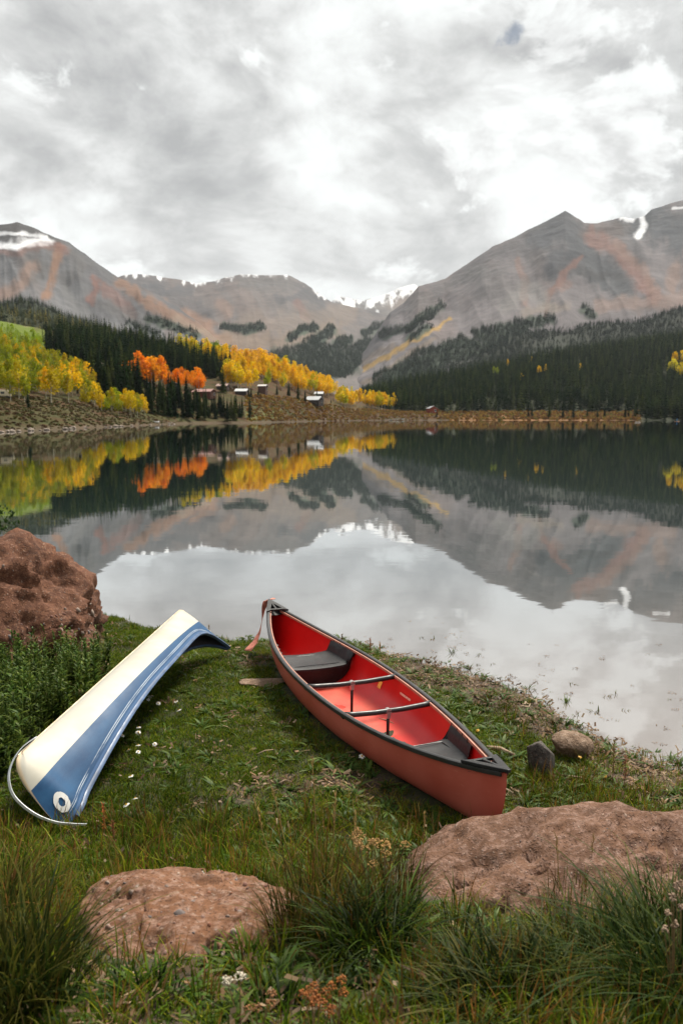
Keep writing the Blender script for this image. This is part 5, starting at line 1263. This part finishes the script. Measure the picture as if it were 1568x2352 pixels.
# leafy weeds between the big boulder and the blue canoe
def weed(seed, h=.5):
    r = np.random.default_rng(seed); parts = []
    for st in range(4):
        ox, oy = r.normal() * .05, r.normal() * .05; hh = h * r.uniform(.7, 1.1); lx, ly = r.normal() * .12, r.normal() * .12
        v, f, c = blades(1, .0, (hh, hh), (.006, .007), (.05, .15), seed * 7 + st, [((.05, .08, .02), (.10, .13, .03))], 5); parts.append((v + np.array([ox, oy, 0]), f, c))
        nl = 26
        for k in range(nl):
            z = hh * (.12 + .86 * k / nl); L = .085 * (1 - .6 * k / nl) * r.uniform(.7, 1.2); v, f, c = blades(1, 0, (L, L), (.013, .022), (.7, 1.5), seed * 100 + st * 30 + k, [((.018, .042, .007), (.055, .095, .014)), ((.026, .048, .007), (.10, .13, .016))], 3); parts.append((v + np.array([ox + lx * z * .3, oy + ly * z * .3, z]), f, c))
    return join(parts)
weeds = [src('weed', weed(500 + k, .42 + .05 * k), M_HERB) for k in range(5)]
wp = []
while len(wp) < 330:
    X_, Y_ = rng.uniform(-260, 262), rng.uniform(1500, 1790)
    if Y_ > 1715 - 1.02 * (X_ - 60) + 0 or Y_ < 1500 + .0 * X_: continue
    if X_ > 30 and Y_ > 1700 - 1.02 * (X_ - 70): continue
    q = gp(X_, Y_ + 30)
    if ((q[0] + 4.62) / 1.85) ** 2 + ((q[1] - 9.0) / 1.4) ** 2 > 1: wp.append(q)
lay('weeds', np.array(wp[24:]), (.6, 1.05), weeds, 'thick leafy green weeds between big boulder and blue canoe', 7, .1)
wm = [w.data for w in weeds]
for q in wp[:24]:
    o = obj('leafy_weed', wm[int(rng.integers(0, 5))]); o.location = q; o.rotation_euler = (rng.normal() * .08, rng.normal() * .08, rng.random() * 6); s_ = rng.uniform(.85, 1.2); o.scale = (s_,) * 3
    wx_, wy_ = to_px(np.array(q)); tag(o, ('tall' if s_ > 1.02 else 'shorter') + ' leafy weed stalk ' + ('at the left edge' if wx_ < 0 else 'below the huge boulder' if wx_ < 110 else 'close to the blue canoe') + (', back of the weeds' if wy_ < 1620 else ', front of the weeds'), 'weed', 'tall weed stalks by the blue canoe')

# big tufts round the viewpoint
def tuft(X_, Y_, n, spread, h, w, lean, cols, label, seed, droop=.12, m=None, dz=0):
    V, F, C = blades(n, spread, h, w, lean, seed, cols, 7, droop); me = mesh('grass_tuft', V, F); setcol(me, C); o = obj('grass_tuft', me, m or M_BLADE); o.location = gp(X_, Y_, dz); return tag(o, label, 'grass')
DG, MG, GG = ((.003, .008, .002), (.020, .040, .005)), ((.005, .013, .0025), (.042, .060, .007)), ((.035, .026, .007), (.22, .14, .04))  # DG, MG darkened: foreground shade and vignette put into the blade colour
YG = ((.015, .026, .005), (.12, .11, .018)); BRN = ((.026, .016, .006), (.15, .075, .02))
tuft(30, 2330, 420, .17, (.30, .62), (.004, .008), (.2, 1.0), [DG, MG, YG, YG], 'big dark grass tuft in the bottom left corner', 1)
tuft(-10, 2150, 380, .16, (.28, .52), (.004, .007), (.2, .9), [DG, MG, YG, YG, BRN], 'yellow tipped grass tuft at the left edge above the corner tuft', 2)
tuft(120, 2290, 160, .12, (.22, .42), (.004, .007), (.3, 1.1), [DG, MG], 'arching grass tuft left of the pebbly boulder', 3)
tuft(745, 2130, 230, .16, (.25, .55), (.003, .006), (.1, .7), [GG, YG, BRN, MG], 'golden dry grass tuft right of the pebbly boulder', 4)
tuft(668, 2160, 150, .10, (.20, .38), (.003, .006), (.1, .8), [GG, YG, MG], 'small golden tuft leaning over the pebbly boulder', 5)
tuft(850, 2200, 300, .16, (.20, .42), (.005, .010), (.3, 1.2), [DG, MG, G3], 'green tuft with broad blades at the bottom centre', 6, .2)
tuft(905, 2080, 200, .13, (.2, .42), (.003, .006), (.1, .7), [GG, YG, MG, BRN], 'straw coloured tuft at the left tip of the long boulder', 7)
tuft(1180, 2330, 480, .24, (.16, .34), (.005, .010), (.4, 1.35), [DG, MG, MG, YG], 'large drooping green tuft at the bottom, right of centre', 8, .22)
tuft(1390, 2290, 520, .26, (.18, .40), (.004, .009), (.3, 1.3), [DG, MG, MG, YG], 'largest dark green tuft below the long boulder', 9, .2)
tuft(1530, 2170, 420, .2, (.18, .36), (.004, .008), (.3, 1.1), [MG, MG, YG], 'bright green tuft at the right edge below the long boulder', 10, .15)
tuft(1330, 2110, 190, .20, (.12, .26), (.003, .005), (.05, .5), [BRN, GG, YG, MG], 'row of thin brown stalks in front of the long boulder', 11)
tuft(1600, 2340, 420, .25, (.3, .62), (.005, .009), (.3, 1.2), [DG, MG], 'dark tuft in the bottom right corner', 12, .2)
tuft(1060, 2210, 160, .12, (.14, .3), (.004, .007), (.3, 1.1), [MG, YG, DG], 'short tuft under the left tip of the long boulder', 13)
tuft(560, 2215, 90, .10, (.05, .12), (.006, .012), (.5, 1.4), [G3, G1], 'low leafy tuft at the foot of the pebbly boulder', 14)
tuft(330, 2300, 130, .14, (.05, .14), (.006, .012), (.5, 1.5), [G3, DG], 'low dark leafy patch below the pebbly boulder', 15)
tuft(620, 2330, 130, .14, (.05, .14), (.006, .012), (.5, 1.5), [G3, DG, G1], 'low leafy patch at the bottom edge near the orange flower heads', 16)
tuft(470, 1948, 120, .12, (.10, .24), (.003, .006), (.2, .9), [G3, G1, YG], 'green tuft behind the pebbly boulder', 17)
tuft(300, 1985, 130, .12, (.10, .26), (.003, .006), (.2, .9), [G3, G1, YG, BRN], 'mixed tuft behind the left end of the pebbly boulder', 18)
for k, (X_, Y_, hh, lx) in enumerate(((735, 2060, .72, -.05), (758, 2070, .55, .05), (690, 2050, .55, -.25), (790, 2090, .48, .12), (655, 2060, .5, -.3), (1345, 2060, .32, .1), (1290, 2080, .35, -.1), (968, 1985, .3, .05))):
    base = Vector(gp(X_, Y_)); tip_ = base + Vector((lx * hh, .02, hh)); b = MB().tube([base, base.lerp(tip_, .5) + Vector((lx * .05, 0, .01)), tip_], [.0022, .0018, .001], 5)
    e = empty('grass_stalk', base); m_ = simple('straw_stem', (.25, .16, .055), .7, .2, 30); o = b.build('stem', m_, e); o.matrix_parent_inverse = Matrix.Translation(-base)
    v, f, c = blades(26, .004, (.02, .035), (.003, .005), (.1, .6), 600 + k, [((.22, .14, .05), (.44, .30, .13))], 2); q = np.linspace(0, 1, 26).repeat(6)[:, None]
    v = v + np.array(tip_ - base)[None] + np.array((base - tip_) * .28)[None] * q; sd = mesh('seed_head', v, f); setcol(sd, c); obj('seed_head', sd, M_BLADE, e)
    tag(e, ('tallest', 'second tallest', 'left leaning', 'right leaning', 'leftmost thin', 'right one of two short', 'left one of two short', 'lone upright')[k] + (' dry seed stalk rising from the golden tuft' if k < 5 else ' seed stalk before the long boulder'), 'grass stalk')

# flowers
M_PETAL = simple('daisy_petal', (.58, .57, .53), .6, .06); M_EYE = simple('daisy_eye', (.45, .25, .02), .7, .2, 60); M_STEM = simple('flower_stem', (.06, .11, .025), .6, .2); M_YEL = simple('yellow_petal', (.55, .29, .012), .6, .1)
def daisy_head(np_, L, w, seed):
    r = np.random.default_rng(seed); V, F = [], []
    for k in range(np_):
        a = 2 * math.pi * k / np_ + r.normal() * .06; ca, sa = math.cos(a), math.sin(a); l = L * r.uniform(.85, 1.1); n0 = len(V); dz = r.normal() * .003
        for rr, ww in ((.12, .5), (.55, 1.0), (.9, .8), (1.0, .3)): V += [(ca * l * rr - sa * w * ww, sa * l * rr + ca * w * ww, dz * rr - .004 * rr * rr), (ca * l * rr + sa * w * ww, sa * l * rr - ca * w * ww, dz * rr - .004 * rr * rr)]
        F += [(n0 + 2 * i, n0 + 2 * i + 1, n0 + 2 * i + 3, n0 + 2 * i + 2) for i in range(3)]
    return mesh('petals', V, np.array(F))
eye_me = None
bm = bmesh.new(); bmesh.ops.create_uvsphere(bm, u_segments=8, v_segments=5, radius=.0065)
for v in bm.verts: v.co.z = v.co.z * .5 + .002
eye_me = bpy.data.meshes.new('eye'); bm.to_mesh(eye_me); bm.free(); eye_me.materials.append(M_EYE)
d_me = [daisy_head(13, .019, .0035, k) for k in range(3)]; y_me = daisy_head(16, .018, .003, 9)
for d_ in d_me: d_.materials.append(M_PETAL)
y_me.materials.append(M_YEL)
def flower(name, X_, Y_, h, head, label, group, seed, scale=1.0, face=None):
    r = np.random.default_rng(seed); e = empty(name, gp(X_, Y_ + 28)); top = Vector((r.normal() * .02, r.normal() * .02, h))
    MB().tube([(0, 0, -.01), tuple(top * .5 + Vector((.006, 0, 0))), tuple(top)], [.0016, .0013, .0012], 5).build('stem', M_STEM, e)
    p = obj('petals', head, None, e); p.location = top; p.rotation_euler = (r.uniform(.1, .7), r.normal() * .3, r.random() * 6); p.scale = (scale,) * 3
    q = obj('eye', eye_me, None, p); return tag(e, label, 'flower', group)
for k, (X_, Y_) in enumerate(((319, 1677), (316, 1686), (321, 1697), (348, 1707), (301, 1731), (326, 1728), (310, 1716), (283, 1695), (416, 1616), (416, 1631), (390, 1626), (340, 1605), (350, 1608), (359, 1610), (343, 1598), (324, 1846), (305, 1793), (824, 1745), (297, 1860))):
    lab = {8: 'upper of the two larger daisies out on the lawn', 9: 'lower of the two larger daisies out on the lawn', 10: 'small daisy left of the two larger ones on the lawn', 15: 'daisy bud low beside the near end of the blue canoe', 16: 'pinkish closed daisy by the near half of the blue canoe', 17: 'single daisy close to the red hull', 18: 'lowest daisy right of the blue emblem', 3: 'daisy rightmost of the cluster by the blue canoe', 0: 'topmost daisy of the cluster by the blue canoe'}.get(k)
    g = None if lab else 'daisies along the blue canoe'; flower('daisy', X_, Y_, rng.uniform(.08, .15), d_me[k % 3], lab or 'white daisy growing in the shade of the blue canoe', g, k, rng.uniform(.85, 1.25))
for k, (X_, Y_, lab) in enumerate(((1055, 1845, 'orange yellow flower in front of the near end of the red canoe'), (1098, 1671, 'yellow flower on the shore grass right of the red canoe'), (1392, 1778, 'yellow flower near the water at the right'), (1330, 1742, 'tiny yellow flower beside the tan rock'))): flower('yellow_flower', X_, Y_, .09, y_me, lab, None, 60 + k, 1.2 if k == 0 else .8)


def umbel(X_, Y_, h, col, label, seed, n=26, rad=.026, bs=.0045, stems=5):
    r = np.random.default_rng(seed); e = empty('seed_head_plant', gp(X_, Y_)); ms = simple('dry_stem', (.16, .10, .04), .8, .2, 30); mh = simple('seed_cluster', col, .9, .35, 60)
    for s_ in range(stems):
        tx, ty, th = r.normal() * .04, r.normal() * .04, h * r.uniform(.75, 1.05); b = MB(); b.tube([(tx * .2, ty * .2, -.01), (tx * .6, ty * .6, th * .6), (tx, ty, th)], [.0026, .002, .0015], 5); st = b.build('stem', ms, e)
        V, F = [], []; ic = [(1, 0, 0), (-1, 0, 0), (0, 1, 0), (0, -1, 0), (0, 0, 1), (0, 0, -1)]; fc = [(0, 2, 4), (2, 1, 4), (1, 3, 4), (3, 0, 4), (2, 0, 5), (1, 2, 5), (3, 1, 5), (0, 3, 5)]
        for k in range(n):
            rr = rad * math.sqrt(r.random()); a = r.random() * 6.28; c = np.array([tx + rr * math.cos(a), ty + rr * math.sin(a), th + .012 * (1 - (rr / rad) ** 2) + .004 * r.normal()]); q = bs * r.uniform(.6, 1.3); n0 = len(V); V += [tuple(c + np.array(i) * q) for i in ic]; F += [tuple(n0 + j for j in f) for f in fc]
        o = obj('flower_head', mesh('flower_head', V, np.array(F)), mh, st)
    return tag(e, label, 'dried flower')
umbel(850, 2070, .34, (.34, .20, .07), 'tan dried flower heads left of the long boulder tip', 1); umbel(880, 2110, .36, (.38, .22, .07), 'ochre dried flower heads over the broad bladed tuft', 2); umbel(815, 2050, .33, (.32, .18, .06), 'brown dried flower heads among the golden tuft', 3)
umbel(720, 2420, .20, (.22, .07, .012), 'orange brown flower heads at the bottom edge', 4, 34, .02, .0045, 6); umbel(770, 2385, .22, (.25, .085, .012), 'brighter orange flower heads above the bottom edge', 5, 30, .018, .0045, 4); umbel(590, 2385, .12, (.24, .11, .04), 'low rust flower heads left of the orange ones', 6, 30, .018, .004, 4)
umbel(552, 2345, .16, (.48, .43, .33), 'cream white flower head at the bottom centre', 7, 50, .022, .0045, 2)
umbel(1545, 2330, .42, (.26, .18, .12), 'tan seed stalks at the right edge over the corner tuft', 8, 16, .012, .005, 7); umbel(1560, 2290, .46, (.24, .16, .11), 'taller tan seed stalks at the very right edge', 9, 16, .012, .005, 6)
# reddish dock stalks
def dock(X_, Y_, h, col, label, seed):
    r = np.random.default_rng(seed); e = empty('dock_stalk', gp(X_, Y_)); MB().tube([(0, 0, -.01), (.005, 0, h * .5), (.0, .004, h)], [.003, .0025, .001], 5).build('stem', simple('dock_stem', (.18, .09, .04), .8), e)
    P_ = []
    for k in range(34):
        z = h * (.3 + .7 * k / 34); v, f, c = blades(1, .003, (.018, .03), (.007, .012), (.6, 1.3), seed * 50 + k, [(tuple(x * .6 for x in col), col)], 2); P_.append((v + np.array([0, 0, z]), f, c))
    V, F, C = join(P_); me = mesh('seeds', V, F); setcol(me, C); obj('seeds', me, M_BLADE, e); return tag(e, label, 'weed')
for k, (X_, Y_, h, c_, lab) in enumerate(((240, 1930, .24, (.34, .10, .03), 'red brown dock stalk beside the peeled metal band'), (262, 1960, .2, (.30, .12, .04), 'shorter red brown dock stalk behind the boulder edge'), (1405, 1800, .34, (.16, .13, .04), 'tall greenish dock stalk at the right water edge'), (1432, 1812, .26, (.24, .10, .05), 'dark red dock stalk right of the tall one'), (1105, 1885, .12, (.34, .22, .04), 'small yellow spike in front of the red canoe end'), (850, 1495, .16, (.30, .12, .05), 'reddish weed behind the far seat of the red canoe'), (872, 1500, .14, (.28, .16, .05), 'ochre weed at the water behind the red canoe'), (785, 1478, .12, (.28, .17, .05), 'small ochre weed sticking up behind the red canoe'), (480, 1462, .16, (.25, .18, .08), 'wispy dry weed behind the far end of the blue canoe'))):
    dock(X_, Y_, h, c_, lab, 700 + k)
# plants standing in the water and scum along the edge
wet = [src('water_plant', blades(9, .05, (.02, .07), (.008, .016), (.5, 1.6), 720 + k, [((.05, .06, .02), (.12, .14, .03)), ((.10, .07, .03), (.2, .14, .06))], 3), M_HERB) for k in range(4)]
P = np.stack([rng.uniform(.3, 5, 5200), rng.uniform(4.5, 10, 5200), np.zeros(5200)], 1); d = shore_d(P[:, 0], P[:, 1]); n_ = fbm(P * 1.2, 4, 33)
P = P[(d < .1) & (d > -1.5) & (rng.random(len(P)) < np.exp(d * 2.2) * .7 * sstep(-.1, .35, n_) * np.where(P[:, 0] > 1.3, 1, .15))]
lay('undergrowth', P, (.3, .9), wet, 'water plants and flotsam in the shallows at the right', 8)
P = np.stack([rng.uniform(.3, 6, 1600), rng.uniform(4.5, 11, 1600), np.full(1600, .002)], 1); d = shore_d(P[:, 0], P[:, 1]); P = P[(d < 0) & (d > -3.2) & (rng.random(len(P)) < np.exp(d * .8) * .5)]
lay('litter', P, (.25, .7), litter, 'specks of floating plant debris on the near water', 9, .02)
for k, (X_, Y_, lab) in enumerate(((1038, 1500, 'little green plant standing in open water off the canoe'), (1210, 1585, 'leafy clump in the shallows right of the mud strip'), (1300, 1612, 'second leafy clump in the shallows'), (1080, 1535, 'thin sprig in the water by the mud strip'), (1320, 1670, 'dark plant clump just off the tan rock'), (1440, 1800 - 60, 'green sprig in the shallows at the right edge'))):
    V, F, C = blades(16 if k != 3 else 4, .04, (.03, .10), (.007, .013), (.3, 1.3), 800 + k, [((.04, .06, .015), (.12, .17, .03))], 4); me = mesh('water_plant', V, F); setcol(me, C); o = obj('water_plant', me, M_HERB); q = on_z(X_, Y_, 0.0); o.location = q; tag(o, lab, 'water plant')
# shrub behind the big boulder
r = np.random.default_rng(5); parts = []
for k in range(420):
    d_ = r.normal(size=3); d_ /= np.linalg.norm(d_); c_ = d_ * np.array([.55, .45, .5]) * r.random() ** .35 + np.array([0, 0, .5]); v, f, cc = blades(2, .01, (.05, .09), (.02, .035), (.5, 1.4), 900 + k, [((.02, .045, .012), (.06, .11, .02))], 2); parts.append((v + c_, f, cc))
V, F, C = join(parts); e = empty('shrub', (-5.95, 13.2, .35)); e.scale = (1.0, 1.0, 1.1); me = mesh('foliage', V, F); setcol(me, C); obj('foliage', me, M_HERB, e)
b = MB()
for a in range(5): b.tube([(0, 0, -.6), (.1 * math.cos(a * 1.3), .1 * math.sin(a * 1.3), .2), (.3 * math.cos(a * 1.3), .3 * math.sin(a * 1.3), .6)], [.02, .015, .006], 5)
b.build('stem', M_BARK, e); tag(e, 'dark green shrub peeping over the huge boulder at the left edge', 'shrub')

# ================================================================== PADDLER ON THE FAR WATER
def person(name, joints, edges, radii, root_i, m, parent):
    me = bpy.data.meshes.new(name); me.from_pydata(joints, edges, []); o = obj(name, me, m, parent); sk = o.modifiers.new('skin', 'SKIN'); 
    for v, r_ in zip(me.skin_vertices[0].data, radii): v.radius = (r_, r_)
    me.skin_vertices[0].data[root_i].use_root = True; o.modifiers.new('sub', 'SUBSURF').render_levels = 1; return o
if True:
    q = on_z(1553, 968.5, 0.0); board = empty('paddle_board', (q[0], q[1], 0.02), .2); n = 15; V, F = [], []
    for i in range(n):
        s = -1 + 2 * i / (n - 1); hb = .38 * (1 - abs(s) ** 2.6) + .02
        for z, k in ((.10 + .08 * s * s, 1), (-.03 + .08 * s * s, .9)): V += [(s * 1.6, -hb * k, z), (s * 1.6, hb * k, z)]
    for i in range(n - 1):
        a = i * 4
        for p_, q_ in ((0, 1), (1, 3), (3, 2), (2, 0)): F.append((a + p_, a + 4 + p_, a + 4 + q_, a + q_))
    me = bpy.data.meshes.new('deck'); me.from_pydata(V, [], F + [(0, 1, 3, 2), (4 * n - 4, 4 * n - 2, 4 * n - 1, 4 * n - 3)]); obj('deck', me, simple('board_paint', (.62, .30, .18), .5), board); tag(board, 'small orange paddle board far out at the right edge of the lake', 'paddle board')
    bp = empty('person', (q[0], q[1], .12), .2)
    J = [(0, 0, .92), (0, 0, 1.15), (0, 0, 1.40), (.01, 0, 1.52), (.02, 0, 1.66), (.02, 0, 1.76), (0, .18, 1.40), (.18, .26, 1.16), (.36, .2, 1.0), (0, -.18, 1.40), (.22, -.2, 1.25), (.38, -.05, 1.36), (.02, .11, .86), (.06, .14, .48), (0, .15, .06), (.1, .16, .03), (.02, -.11, .86), (.06, -.14, .48), (0, -.15, .06), (.1, -.16, .03)]
    E_ = [(0, 1), (1, 2), (2, 3), (3, 4), (4, 5), (2, 6), (6, 7), (7, 8), (2, 9), (9, 10), (10, 11), (0, 12), (12, 13), (13, 14), (14, 15), (0, 16), (16, 17), (17, 18), (18, 19)]
    rad = [.15, .14, .16, .06, .105, .08, .065, .045, .035, .065, .045, .035, .09, .06, .045, .03, .09, .06, .045, .03]
    person('body', J, E_, rad, 0, simple('blue_clothing', (.03, .20, .45), .7), bp); tag(bp, 'person in blue standing on the paddle board far across the lake', 'person')
    pd = empty('paddle', (q[0], q[1], .1), .2); MB().tube([(.36, .2, 1.5), (.42, .36, -.0)], .02, 6).build('shaft', M_BLK, pd); MB().box(.38, .46, .34, .38, -.3, .05).build('blade', M_BLK, pd); tag(pd, 'paddle held by the person in blue', 'paddle')
    q = on_z(1463, 970.5, 0.0); rowboat((q[0], q[1], 0), .1, 2.6, .8, (.5, .42, .36), 'tiny low pale craft on the far water left of the paddler')

# ================================================================== AIR
me = mesh('haze', [(x, y, z) for x in (-9500, 9500) for y in (-1100, 11500) for z in (-7.2, 1500)], np.array([(0, 1, 3, 2), (4, 6, 7, 5), (0, 4, 5, 1), (2, 3, 7, 6), (0, 2, 6, 4), (1, 5, 7, 3)]), False)
m, t, out = material('mountain_haze'); pv_ = t.node('ShaderNodeVolumePrincipled', {'Color': (.86, .92, 1.0, 1), 'Density': 2.2e-5, 'Anisotropy': .2}); pv_.inputs['Density Attribute'].default_value = ''; m.cycles.homogeneous_volume = True; t.l.new(pv_.outputs[0], out.inputs['Volume'])
tag(obj('haze', me, m), 'thin blue haze in the valley air', kind='stuff')
